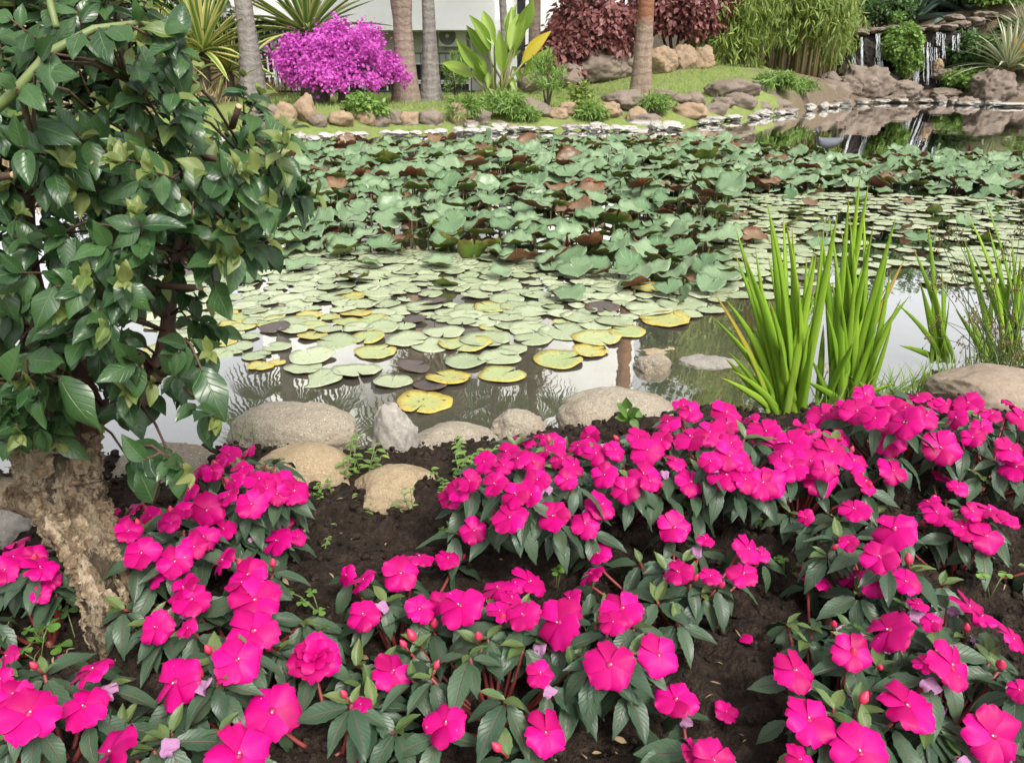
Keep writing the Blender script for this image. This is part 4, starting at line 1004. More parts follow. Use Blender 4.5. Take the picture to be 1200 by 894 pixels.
# curled red young leaves
M_BUD = m_leaf('young_red_leaf', (.13, .015, .025), (.24, .05, .05), .4, .2, veins=4)
BUD = tpl_mesh('rolled_leaf', leaf_tpl(lance(.12), 7, 5, .9, -.05, curl=-2.0), M_BUD)
G3 = 'rolled red young lily leaves'
for (a, b, l_) in ((508, 282, .05), (662, 300, .06), (795, 280, .03), (1133, 180, .05)):
    p = at_z(a, b, WZ); d = np.array([R.uniform(-.5, .3), R.uniform(-.2, .2), 1.0])
    o = place('rolled_leaf', BUD, mat4(frames(d, np.array([0, -1.0, .2])), p, l_+.08)); tag(o, 'rolled dark red young lily leaf standing up from the pads', 'lily leaf', G3)
# duck
M_DUCK = m_plain('grey_feathers', (.085, .092, .11), (.14, .15, .17), 30, .8); M_BILL = m_plain('bill', (.12, .11, .09), (.16, .14, .11), 20, .5)
D = empty('duck', (dk[0], dk[1], WZ)); tag(D, 'small grey duck floating at the back edge of the lily leaves', 'duck')
def lathe_body(prof, n=16):
    V = []; F = []
    for i, (x_, z_, ry, rz) in enumerate(prof):
        for j in range(n):
            a = 2*math.pi*j/n; V.append((x_, ry*math.cos(a), z_+rz*math.sin(a)))
    for i in range(len(prof)-1):
        for j in range(n): F.append((i*n+j, i*n+(j+1) % n, (i+1)*n+(j+1) % n, (i+1)*n+j))
    F.append(tuple(range(n-1, -1, -1))); F.append(tuple((len(prof)-1)*n+j for j in range(n))); return V, F
m = MB(); V, F = lathe_body([(.19, .11, .004, .004), (.16, .10, .03, .025), (.10, .075, .06, .05), (.0, .06, .075, .065), (-.07, .065, .065, .06), (-.10, .10, .042, .05), (-.105, .15, .03, .032), (-.11, .185, .032, .034), (-.125, .20, .026, .026), (-.145, .20, .008, .010)])
m.add(V, F); body = obj('body', m.mesh('duck_body', M_DUCK), D)
m = MB(); m.tube([(-.135, 0, .192), (-.165, 0, .186), (-.185, 0, .182)], [.012, .010, .007], 8); obj('bill', m.mesh('bill', M_BILL), D)
D.scale = (1.15, 1.15, 1.15)
# ------------------------------------------------------------------ iris and reeds at the near edge
def m_iris(name='iris_blade', t0=.98, t1=1.10):
    t = NT(name); u, v = t.uv(); r = t.rnd(); n = t.noise(14, 3, .6, t.pos())
    st = t.math('SINE', t.math('MULTIPLY', u, 60.0))
    col = t.mix(r, (.20, .38, .025), (.36, .55, .055)); col = t.mix(t.math('MULTIPLY', t.mr(st, .2, 1), .3), col, (.28, .46, .06))
    tip = t.mr(t.math('ADD', v, t.math('MULTIPLY', n, .12)), t0, t1); col = t.mix(tip, col, (.45, .28, .05))
    bs = t.mr(v, .22, .0); col = t.mix(t.math('MULTIPLY', bs, .6), col, (.40, .48, .14))
    return t.pbr(col, .38, t.bump(st, .15, .003), .5, .35, t.mix(.5, col, (.35, .55, .04)))
L_IRIS = m_iris(); L_IRISY = m_iris('yellowed_blade', .25, .95)
def blade_strip(a, c, b, w, mat, nrm):
    """real sword blade from a through c to b with thin lens section"""
    a, b, c = map(np.asarray, (a, b, c)); n = 12; m = MB(); V = []; UV = []
    for i in range(n+1):
        f = i/n; p = (1-f)**2*a + 2*f*(1-f)*c + f*f*b; tg = unit(2*(1-f)*(c-a)+2*f*(b-c)); s = unit(np.cross(tg, nrm)); k = np.cross(s, tg)
        ww = w*(.62+.2*math.sin(min(1, f*1.3)*2.4))*(1-f**4)+.0006
        for u in (-1, -.5, 0, .5, 1): V.append(p + s*u*ww*.5 + k*(1-u*u)*ww*.16); UV.append((u*.5+.5, f))
        for u in (.5, 0, -.5): V.append(p + s*u*ww*.5 - k*(1-u*u)*ww*.10); UV.append((u*.5+.5, f))
    F = [(i*8+j, i*8+(j+1) % 8, (i+1)*8+(j+1) % 8, (i+1)*8+j) for i in range(n) for j in range(8)]
    m.add(V, F, UV); return m.mesh('blade', mat)
def iris(label, bpx, bpy_, tips, spread, w, Yb=None):
    b = at_z(bpx, bpy_, -.10); E = empty('iris_clump', b); tag(E, label, 'iris')
    for (tx, ty, k_) in tips + [(tx+R.uniform(-12, 12), ty+R.uniform(8, 70), 0) for tx, ty, k_ in tips]:
        off = np.array([R.gauss(0, spread), R.gauss(0, spread*.7), 0]); off[0] += (tx-bpx)/FPX*b[1]*.12
        dY = R.uniform(-.12, .12)
        tip = at_y(tx, ty, b[1]+dY)-b; base = off; mid = base*.55+tip*.45
        mid = mid+np.array([-(tip[0]-base[0])*R.uniform(.0, .22), 0, R.uniform(.0, .12)*tip[2]])
        nrm = unit([R.gauss(0, .45), -1, R.gauss(0, .1)])
        o = obj('blade', blade_strip(base, mid, tip, w*R.uniform(.8, 1.15), L_IRISY if k_ else L_IRIS, nrm), E)
t1 = [(836,342,1),(851,352,0),(862,268,0),(872,300,0),(897,232,0),(900,300,0),(918,248,0),(928,268,0),(945,300,0),(910,280,0),(890,330,0),(936,330,0),(955,290,0),(905,350,0),(921,330,0),(880,380,0),(862,395,1),(850,420,0),(948,380,0),(952,400,0),(885,290,0),(930,300,0),(966,262,0),(982,250,0),(872,350,1),(915,400,0)]
t2 = [(1008,205,0),(1018,215,0),(1012,240,0),(1050,255,0),(1061,302,1),(958,270,0),(970,245,0),(985,268,0),(995,230,0),(1000,290,0),(1024,262,0),(1030,330,0),(1040,300,0),(975,330,0),(985,350,0),(965,380,0),(1003,340,0),(1015,300,0),(992,305,0),(1056,350,0),(978,300,0),(950,420,0),(1045,380,0),(1010,370,0)]
t3 = [(1070,290,0),(1086,260,0),(1103,315,0),(1110,330,0),(1050,355,0),(1092,350,0),(1078,330,0),(1100,360,0)]
t4 = [(1133,250,0),(1152,228,0),(1140,300,0),(1185,280,0),(1196,300,0),(1160,330,0),(1190,350,0),(1172,300,0),(1205,290,0),(1128,345,0)]
iris('tall bright green iris clump with one yellowed blade behind the pink flowers', 922, 494, t1, .022, .028)
iris('tall bright green iris clump just right of the yellowed one', 985, 474, t2, .028, .028)
iris('small iris clump with few blades standing in the shallows', 1104, 424, t3, .02, .025)
iris('iris blades rising from the sedge beside the brown slab', 1185, 424, t4, .035, .028)
# sedge
M_SEDGE = m_plain('sedge_stem', (.05, .085, .025), (.10, .12, .04), 20, .6); M_SEED = m_plain('seed_head', (.10, .065, .03), (.20, .13, .06), 40, .8)
def sedge(label, bpx, bpy_, n, tipsx, tipsy, seed):
    b = at_z(bpx, bpy_, -.10); E = empty('sedge_clump', b); tag(E, label, 'sedge'); rr = random.Random(seed)
    for i in range(n):
        tip = at_y(rr.uniform(*tipsx), rr.uniform(*tipsy), b[1]+rr.uniform(-.1, .1))-b; base = np.array([rr.gauss(0, .05), rr.gauss(0, .03), 0])
        mid = base*.5+tip*.5+np.array([0, 0, .06]); m = MB()
        f = np.linspace(0, 1, 7)[:, None]; m.tube((1-f)**2*base+2*f*(1-f)*mid+f*f*tip, np.linspace(.0018, .0009, 7), 5); st = obj('stem', m.mesh('sedge_stem', M_SEDGE), E)
        h = MB()
        for q in range(7):
            p = tip+np.array([rr.gauss(0, .012), rr.gauss(0, .012), rr.uniform(-.05, .012)]); v, f_ = ico(0); h.add(v*np.array([.0028, .0028, .005])+p, f_)
            h.tube([tip*.94+mid*.06, p], .0006, 3)
        obj('seed_head', h.mesh('seed_head', M_SEED), st)
sedge('dark thin stemmed sedge with brown seed heads beside the slab', 1180, 440, 30, (1085, 1215), (235, 400), 3)
sedge('short seeding sedge in front of the iris blades', 1168, 448, 26, (1125, 1215), (365, 420), 4)
L_EDGE = m_leaf('edge_grass', (.10, .20, .03), (.24, .34, .07), .5, .35, veins=1)
def s_edge():
    px = R.uniform(945, 1215); py = np.interp(px, [945, 1060, 1130, 1215], [482, 468, 450, 432])+R.gauss(0, 7); p = at_z(px, py, -.10); return (p[0], p[1], max(-.13, soil_z(p[0], p[1])-.01))
tufts('edge_grass', 'fine bright grass fringing the near bank between the iris clumps', 420, s_edge, .05, .16, L_EDGE, leaf_tpl(blade(.022), 5, 3, .3, .35))

# ------------------------------------------------------------------ gnarled shrub tree on the left
def m_bark():
    t = NT('gnarled_bark'); p = t.pos(); mp = t.n('ShaderNodeMapping', Vector=p, Rotation=(0, .45, 0), Scale=(1.2, 1.2, .42)).outputs[0]
    n1 = t.noise(15, 9, .80, mp, .15); n2 = t.noise(80, 5, .7, mp); n3 = t.noise(9, 7, .72, mp); vo = t.n('ShaderNodeTexVoronoi', Scale=42.0); t.set(vo.inputs['Vector'], mp); vo.feature = 'DISTANCE_TO_EDGE'
    col = t.ramp(n1, [(.36, (.03, .02, .013)), (.43, (.16, .105, .065)), (.455, (.36, .27, .175)), (.53, (.46, .37, .255)), (.55, (.28, .20, .13)), (.60, (.54, .46, .34))])
    col = t.mix(t.mr(n3, .55, .58, 0, .8), col, (.04, .026, .018)); col = t.mix(t.mr(n2, .60, .72, 0, .4), col, (.50, .43, .33))
    gr = t.mr(t.noise(6, 3, .6, t.n('ShaderNodeMapping', Vector=p, Location=(4, 2, 1)).outputs[0]), .56, .72, 0, .45); col = t.mix(gr, col, (.22, .21, .09))
    cr = t.mr(vo.outputs['Distance'], 0, .12)
    h = t.math('ADD', t.math('ADD', n1, t.math('MULTIPLY', n2, .4)), t.math('MULTIPLY', t.mr(n1, .45, .48), .5))
    return t.pbr(col, .9, t.bump(h, 1.0, .03), .2)
M_GBARK = m_bark()
M_TWIG = m_plain('reddish_twig', (.05, .028, .02), (.12, .07, .05), 30, .7, .3); M_GTWIG = m_plain('green_twig', (.10, .15, .05), (.18, .22, .08), 20, .5)
M_CUT = m_plain('cut_wood', (.42, .26, .15), (.52, .36, .22), 40, .8)
tb = at_z(146, 752, 0); tb = np.array([tb[0], tb[1]+.02, 0.0])
TR = empty('gnarled_shrub_tree', tb); tag(TR, 'old shrub tree with gnarled flaking trunk and glossy dark green leaves', 'tree')
def trunk_tube(ctrl, rads, n=30, rings=90, seed=0, ridge=.16):
    c = np.array(ctrl); k = len(c); s = np.linspace(0, k-1, rings); P = np.stack([np.interp(s, range(k), c[:, i]) for i in range(3)], -1); rd = np.interp(s, range(k), rads)
    for _ in range(10): P[1:-1] = (P[:-2]+P[1:-1]*2+P[2:])/4; rd[1:-1] = (rd[:-2]+rd[1:-1]*2+rd[2:])/4
    m = MB(); m.tube(P, rd, n); V = m.v[0]; Pr = np.repeat(P, n, 0); o = V-Pr; L = np.linalg.norm(o, axis=1, keepdims=True); d = o/L
    kk = np.array([1 + ridge*1.5*fb(dd[0]*1.3+seed, dd[1]*1.3, v[2]*1.8, 1.5, 3) + ridge*.75*abs(fb(v[0]*1.4+seed, v[1]*1.4, v[2]*.55, 30, 4)) + ridge*.35*fb(v[0], v[1], v[2], 75, 2) for dd, v in zip(d, V+tb)])
    m.v[0] = Pr + o*kk[:, None]; return m
T0 = 1.36
pt = lambda px, py, t=T0: at_t(px, py, t)-tb
tp = [np.array([.015, 0, -.06]), pt(146, 735, 1.36), pt(120, 672, 1.36), pt(86, 618, 1.37), pt(66, 575, 1.38), pt(62, 530, 1.38), pt(70, 490, 1.38)]
trm = trunk_tube(tp, [.070, .054, .050, .054, .060, .062, .050], 64, 170, 2, .30); obj('trunk', trm.mesh('gnarled_trunk', M_GBARK), TR)
# flaking bark plates that follow the trunk's surface
def m_plate():
    t = NT('bark_plate'); r = t.rnd(); p = t.pos(); n = t.noise(60, 6, .75, t.n('ShaderNodeMapping', Vector=p, Scale=(1.2, 1.2, .4)).outputs[0]); n2 = t.noise(14, 4, .6, p)
    col = t.mix(r, (.26, .185, .115), (.50, .41, .29)); col = t.mix(t.mr(n, .42, .58), hsv_mul((.30, .21, .13), .55), col); col = t.mix(t.mr(n2, .56, .68, 0, .5), col, (.24, .23, .10))
    return t.pbr(col, .9, t.bump(n, .9, .012), .2)
TV = trm.v[0].reshape(-1, 64, 3); NR = TV.shape[0]; CTR = TV.mean(1); flk = MB(); fr = random.Random(9)
for q in range(170):
    i0 = fr.randrange(2, NR-20); j0 = fr.randrange(64); di = fr.randint(6, 18); dj = fr.randint(2, 6); lift = fr.uniform(.0008, .003); curl_ = fr.uniform(0, .002); V = []; F = []
    for lay in (1, 0):
        for a in range(di+1):
            for b in range(dj+1):
                ea = abs(a/di-.5)*2; eb = abs(b/dj-.5)*2
                sh = (j0+b) % 64; base_ = TV[min(NR-1, i0+a), sh]; nx_ = TV[min(NR-1, i0+a), (sh+1) % 64]; o_ = unit(base_-CTR[min(NR-1, i0+a)])
                jit = (nx_-base_)*fr.uniform(-.3, .3) if lay else 0; pinch = (TV[min(NR-1, i0+a), (j0+dj//2) % 64]-base_)*(.55*ea**3)
                V.append(base_+pinch+jit+(o_*(lift+curl_*max(ea, eb)**2) if lay else -o_*.002))
    w_ = dj+1; nL = (di+1)*w_
    for a in range(di):
        for b in range(dj): x_ = a*w_+b; F.append((x_, x_+1, x_+w_+1, x_+w_))
    ring_ = [b for b in range(w_)]+[a*w_+dj for a in range(1, di+1)]+[di*w_+b for b in range(dj-1, -1, -1)]+[a*w_ for a in range(di-1, 0, -1)]
    for k_ in range(len(ring_)): x_, y_ = ring_[k_], ring_[(k_+1) % len(ring_)]; F.append((y_, x_, nL+x_, nL+y_))
    flk.add(V, F, None, fr.random())
tag(obj('bark_plates', flk.mesh('bark_plates', m_plate(), False), TR), None, None, None, 'stuff')
limbs = [([pt(60, 590, 1.37), pt(20, 580, 1.36), pt(-60, 570, 1.36)], [.036, .030, .026]),
         ([pt(66, 520, 1.38), pt(55, 420, 1.38), pt(30, 300, 1.36), pt(30, 150, 1.36)], [.034, .024, .017, .009]),
         ([pt(75, 500, 1.38), pt(120, 482, 1.36), pt(165, 472, 1.38), pt(195, 410, 1.4), pt(200, 330, 1.4), pt(225, 230, 1.38)], [.026, .020, .017, .014, .011, .007]),
         ([pt(70, 500, 1.4), pt(100, 400, 1.45), pt(140, 280, 1.45), pt(150, 130, 1.42)], [.032, .022, .015, .009]),
         ([pt(60, 500, 1.42), pt(0, 420, 1.48), pt(-60, 280, 1.5)], [.03, .02, .012]),
         ([pt(140, 300, 1.45), pt(220, 240, 1.42), pt(300, 200, 1.4)], [.016, .012, .007])]
LP = []
for i, (c, r_) in enumerate(limbs):
    lm = trunk_tube(c, r_, 14, 40, i+5, .12); obj('branch', lm.mesh('limb', M_GBARK if i == 0 else M_TWIG), TR)
    s = np.linspace(0, len(c)-1, 24); LP += [np.array([np.interp(q, range(len(c)), [e[k] for e in c]) for k in range(3)]) for q in s]
LP = np.array(LP)
outl = [(-160, -90), (170, -90), (165, 10), (195, 62), (255, 112), (305, 138), (338, 190), (330, 258), (292, 296), (245, 320), (228, 360), (266, 395), (262, 440), (240, 490), (225, 545), (190, 570), (150, 550), (120, 505), (70, 480), (30, 500), (-160, 510)]
L_TREE = m_leaf('glossy_leaf', (.016, .048, .017), (.052, .115, .034), .30, .18, rib=(.10, .16, .06), ribw=.03, veins=7, mott=.2, bumpk=.45)
L_TREEN = m_leaf('new_leaf', (.075, .14, .03), (.20, .23, .07), .42, .3, rib=(.24, .28, .10), ribw=.03, veins=7, mott=.3)
wfn = lance(.30, .82)
TL = [tpl_mesh('leaf', leaf_tpl(wfn, 9, 5, f, d, w, 0, ph, c), L_TREE) for f, d, w, ph, c in ((.35, .22, .03, 0, 0), (.15, .35, .05, 2, .2), (.5, .12, .03, 4, 0), (.1, .45, .04, 1, .5), (.25, .05, .05, 3, .2))]
TLT = [leaf_tpl(wfn, 6, 3, f, d, .03) for f, d in ((.35, .22), (.2, .4))]
TN = [tpl_mesh('new_leaf', leaf_tpl(lance(.34, .8), 8, 5, f, d, .05, 0, 1, 0), L_TREEN) for f, d in ((.5, .25), (.2, .5), (.7, -.1))]
clus = []; rr = random.Random(21)
while len(clus) < 560:
    px, py = rr.uniform(-150, 362), rr.uniform(-85, 590)
    if not poly_in((px, py), outl): continue
    # sparser window onto the pond between trunk and lower sprays
    if 170 < px < 260 and 320 < py < 470 and rr.random() < .55: continue
    if 110 < px < 262 and 460 < py and rr.random() < .82: continue
    hd = .30*math.sqrt(max(.06, 1-((px-90)/300)**2))*math.sqrt(max(.1, 1-((py-240)/420)**2))
    t = 1.36 + rr.uniform(-1, 1)*hd
    c = at_t(px, py, t)
    if any(np.linalg.norm(c-q[0]) < .023 for q in clus): continue
    clus.append((c, t, px, py))
leaves = []; tw = []
ctr = at_t(90, 260, 1.42)
for c, t, px, py in clus:
    o = unit(c-ctr); near = LP[np.argmin(np.linalg.norm(LP+tb-c, axis=1))]+tb
    tipd = unit(o*.8+np.array([rr.gauss(0, .4), rr.gauss(0, .4)-.1, rr.uniform(-.1, .7)]))
    tip = c+tipd*.05; tw.append((near, c*.6+near*.4+np.array([0, 0, .02]), c, tip))
    n = rr.randint(7, 11)
    for i in range(n):
        f = rr.random(); base = c*(1-f)+tip*f + (near-c)*(0.28*rr.random() if rr.random() < .5 else 0)
        az = i*2.4+rr.uniform(-.4, .4); side = unit(np.cross(tipd, [math.cos(az), math.sin(az), .3]))
        d = unit(side*1.0+tipd*.35+o*.25+np.array([0, -.1, -rr.uniform(.15, .8)])); nn = unit(o*.5+np.array([rr.gauss(0, .3), -.35+rr.gauss(0, .25), .8]))
        L = rr.choice([rr.uniform(.026, .045), rr.uniform(.04, .062)]); yg = py < 280 and rr.random() < .22; leaves.append((base, frames(d, nn), L*(.75 if yg else 1), 1 if yg else 0, t))
    if rr.random() < (.6 if py < 260 else .35):
        for i in range(rr.randint(4, 7)):
            az = i*2.4; side = unit(np.cross(tipd, [math.cos(az), math.sin(az), .3])); d = unit(side+tipd*.9+np.array([0, 0, .15])); nn = unit(tipd+np.array([0, -.2, .4]))
            leaves.append((tip+tipd*.01, frames(d, nn), rr.uniform(.014, .034), 1, t))
# leaves hanging low over the flowers and extra big ones named one by one in the photo
for (a, b, a2, b2, t) in ((38,205,52,160,1.1),(60,165,95,215,1.12),(190,240,232,275,1.14),(140,265,178,300,1.16),(318,205,306,240,1.22),(332,232,322,266,1.24),(95,375,25,395,1.1),(70,440,92,505,1.12),(30,420,75,425,1.12),(170,540,140,510,1.15),(150,520,210,560,1.2),(235,430,262,490,1.2),(180,590,160,545,1.2),(250,330,270,378,1.2),(10,450,20,400,1.1),(160,100,190,65,1.15),(60,60,75,20,1.08),(45,95,10,120,1.05),(30,145,75,150,1.05),(48,72,62,38,.99),(40,85,72,74,.99),(95,38,80,58,1.0),(115,34,122,62,1.01),(150,28,135,45,1.03),(165,27,160,5,1.05),(182,30,200,52,1.07),(60,62,52,95,.99),(20,105,0,85,.99),(25,100,42,118,1.0),(130,30,150,48,1.02),(180,30,205,22,1.07)):
    p, q = at_t(a, b, t), at_t(a2, b2, t-.03); d = q-p; leaves.append((p, frames(unit(d)+1e-4, unit([rr.gauss(0, .3), -.9, .6])), np.linalg.norm(d)*.92, 0, t-.3))
    cn = min(clus, key=lambda c_: np.linalg.norm(c_[0]-p))[0]; tw.append((cn, p*.4+cn*.6+np.array([0, 0, .012]), p*.97+q*.03, p*.9+q*.1))
inv = lambda l: (0 if (-30 < to_px(l[0])[0] < 400 and -30 < to_px(l[0])[1] < 620) else 5)+l[4]
big = sorted([l for l in leaves if l[3] == 0], key=inv); sml = sorted([l for l in leaves if l[3] == 1], key=inv)
for l in big[:300]: place('leaf', TL[rr.randrange(5)], mat4(l[1], l[0], l[2]), TR, tb)
for l in sml[:300]: place('new_leaf', TN[rr.randrange(3)], mat4(l[1], l[0], l[2]), TR, tb)
for nm, lst, mt in (('foliage', big[300:], L_TREE), ('new_foliage', sml[300:], L_TREEN)):
    if lst: tag(obj(nm, many(nm, TLT[0], np.array([l[0] for l in lst])-tb, np.array([l[1] for l in lst]), np.array([l[2] for l in lst]), RNG.random(len(lst)), mt), TR), None, None, None, 'stuff')
m = MB()
for a, b, c, d in tw: m.tube([a-tb, b-tb, c-tb, d-tb], [.0028, .0024, .0018, .0011], 5)
tag(obj('twigs', m.mesh('twigs', M_TWIG), TR), None, None, None, 'stuff')
# long green shoot arching over the top left and pruned stubs
m = MB(); s = [at_t(-20, 142, 1.0), at_t(20, 105, 1.0), at_t(58, 62, 1.0), at_t(110, 34, 1.02), at_t(160, 27, 1.05), at_t(185, 30, 1.08)]
m.tube([q-tb for q in s], [.0068, .0064, .0058, .0048, .0036, .0025], 9); obj('shoot', m.mesh('shoot', M_GTWIG), TR)
m = MB(); m.tube([at_t(66, 32, 1.03)-tb, at_t(58, 0, 1.05)-tb, at_t(52, -30, 1.06)-tb], [.0045, .0045, .004], 8); obj('shoot', m.mesh('shoot', M_GTWIG), TR)
for i, (a, b, t, dx, dy) in enumerate(((262,187,1.18,-22,-2),(128,168,1.12,-3,30),(105,190,1.12,-2,28),(235,337,1.22,-50,-2),(128,298,1.14,-14,-14),(338,190,1.22,-26,8),(165,430,1.2,-40,14),(16,205,1.05,-20,4),(280,125,1.2,-8,24))):
    e = at_t(a, b, t); c = at_t(a+dx, b+dy, t+.04); m = MB(); m.tube([c-tb, (c+e)/2-tb, e-tb], [.0055, .005, .0048], 8, m=0); m.tube([e-tb, e-tb+unit(e-c)*.0012], .0049, 8, m=1)
    obj('pruned_stub', m.mesh('pruned_stub', [M_TWIG, M_CUT]), TR)

# ------------------------------------------------------------------ pink busy lizzies
def m_petal():
    t = NT('magenta_petal'); u, v = t.uv(); r = t.rnd(); n = t.noise(120, 2, .5, t.pos()); n3 = t.noise(25, 3, .5, t.pos())
    au = t.math('ABSOLUTE', t.math('SUBTRACT', u, .5)); fan = t.math('SINE', t.math('MULTIPLY', t.math('SUBTRACT', u, .5), 70.0))
    col = t.mix(r, (.36, .001, .095), (.66, .0025, .225)); col = t.mix(t.math('MULTIPLY', t.mr(fan, .3, 1), .22), col, (.32, .001, .085))
    col = t.mix(t.mr(v, .16, .0), col, (.45, .0, .12)); col = t.mix(t.mr(n3, .45, .75, 0, .35), col, (.60, .006, .22))
    col = t.mix(t.math('MULTIPLY', t.mr(n, .76, .80), t.mr(r, .7, .8)), col, (.9, .5, .7))
    return t.pbr(col, .48, t.bump(n3, .3, .006), .2, .22, t.mix(.3, col, (.9, .01, .25)))
M_PETAL = m_petal()
M_EYE = m_plain('flower_eye', (.80, .55, .62), (.65, .30, .42), 300, .5); M_EYED = m_plain('flower_throat', (.25, .0, .06), (.35, .01, .09), 200, .5)
M_REDST = m_plain('red_stem', (.16, .018, .022), (.26, .06, .05), 60, .45); M_BUDM = m_plain('flower_bud', (.42, .02, .05), (.55, .04, .12), 60, .45)
L_IMP = m_leaf('impatiens_leaf', (.022, .055, .028), (.060, .105, .055), .42, .14, rib=(.13, .07, .06), ribw=.035, veins=9, mott=.25, bumpk=.5)
L_IMPN = m_leaf('impatiens_young_leaf', (.05, .11, .03), (.12, .18, .05), .4, .2, rib=(.24, .10, .07), ribw=.04, veins=9, mott=.25, bumpk=.4)
M_WILT = m_plain('wilted_petal', (.30, .10, .30), (.50, .30, .42), 60, .8, 0, .2, 0, .2)
def petal_tpl(seed):
    rr = random.Random(seed); ph = rr.uniform(0, 6.28); V = []; UV = []; F = []; rows, cols = 7, 7
    prof = [(0, .10), (.14, .21), (.3, .34), (.5, .465), (.7, .52), (.86, .475), (1, .31)]
    for i, (v, hw) in enumerate(prof):
        for u in np.linspace(-1, 1, cols):
            y = v*(1-.20*u*u*v) - .12*v**4*math.exp(-(u/.25)**2); z = .10*v*v*math.sin(2.5*u+ph)+.045*v*v*math.sin(6*u+ph*2)+.22*v-.28*v*v - .13*u*u*v
            V.append((u*hw*(1+.05*math.sin(ph+i)), y, z)); UV.append((u*.5+.5, v))
    for i in range(rows-1):
        for j in range(cols-1): a = i*cols+j; F.append((a, a+1, a+cols+1, a+cols))
    return np.array(V), F, np.array(UV), [0]*len(F)
PET = [tpl_mesh('petal', petal_tpl(i), M_PETAL) for i in range(6)]
fm = MB(); fm.tube([(0, 0, -.03), (0, 0, .035), (0, .02, .075)], [.15, .12, .04], 8, m=1); fm.tube([(0, .045, .06), (0, .075, .10)], [.045, .02], 7, m=0)
fm.tube([(0, 0, .0), (0, -.12, -.25), (.05, -.3, -.62)], [.05, .035, .03], 6, m=2)
FLW = fm.mesh('flower_centre', [M_EYE, M_EYED, M_REDST])
ILS = [tpl_mesh('leaf', leaf_tpl(lance(.215, .86), 12, 5, f, d, w, .09, ph), L_IMP) for f, d, w, ph in ((.35, .22, .02, 0), (.2, .35, .03, 2), (.5, .1, .02, 4), (.25, .5, .02, 1))]
ILN = [tpl_mesh('leaf', leaf_tpl(lance(.24, .86), 10, 5, f, d, .02, .09, 0), L_IMPN) for f, d in ((.5, -.05), (.35, .2))]
bm_ = MB(); v, f_ = ico(2); v2 = v.copy(); v2[:, 2] *= 1.6; v2[:, :2] *= (1-.45*np.clip(v2[:, 2:3]/1.6, 0, 1)); bm_.add(v2, f_); BUDF = bm_.mesh('bud', M_BUDM)
wt = petal_tpl(33); wv = wt[0].copy(); wv[:, 2] += .35*np.sin(wv[:, 1]*9+wv[:, 0]*7)*wv[:, 1]; WILT = tpl_mesh('wilted_petal', (wv, wt[1], wt[2], wt[3]), M_WILT)

plants = [ # seen centre of the mound, half spread in px, label
 ('rear_left', 300, 572, 'flowering pink busy lizzie mound beside the sandy rounded boulder'),
 ('behind_trunk', 190, 632, 'flowering pink busy lizzie growing close behind the gnarled trunk'),
 ('mid_left', 262, 690, 'tall pink busy lizzie right of the gnarled trunk foot'),
 ('front_trunk', 275, 785, 'pink busy lizzie with large open flowers in front of the trunk foot'),
 ('double', 372, 775, 'small busy lizzie with one ruffled double pink flower'),
 ('left_edge', 30, 665, 'pink busy lizzie left of the gnarled trunk'),
 ('bottom_left', 60, 815, 'pink busy lizzie with big blooms in front of the clover patch'),
 ('bottom_strip_left', 200, 882, 'low pink busy lizzie with wilting petals below the trunk'),
 ('mid_small', 452, 690, 'small pink busy lizzie on bare soil in the middle of the bed'),
 ('centre', 560, 770, 'leafy busy lizzie with wilted blooms in the middle of the bed'),
 ('centre_right', 725, 760, 'busy lizzie whose pink flowers lean toward the single fallen flower'),
 ('mound', 625, 565, 'thick pink busy lizzie mound in front of the small pale stone'),
 ('sapling_side', 745, 545, 'pink busy lizzie around the foot of the leafy sapling'),
 ('leafy_small', 795, 655, 'leafy busy lizzie with few pink flowers and red buds, amid bare soil'),
 ('back_row', 835, 530, 'pink busy lizzie mound just left of the tall iris foot'),
 ('back_right', 945, 535, 'pink busy lizzie mound in front of the tall iris clumps'),
 ('slab_side', 1070, 500, 'pink busy lizzie mound in front of the edge grass beside the slab'),
 ('right_mid', 1065, 615, 'pink busy lizzie with a cream withered bud behind the big front right plant'),
 ('right_edge', 1185, 515, 'pink busy lizzie growing in front of the brown slab'),
 ('right_front', 985, 770, 'busy lizzie with large flat pink blooms at the front of the bed by bare soil'),
 ('right_corner', 1125, 790, 'busy lizzie with closed red buds and white flecked blooms at the bed corner'),
 ('bottom_strip', 835, 895, 'low pink busy lizzie on the soil below the fallen flower'),
 ('right_row', 1150, 615, 'pink busy lizzie leaning over bare soil below the slab'),
]
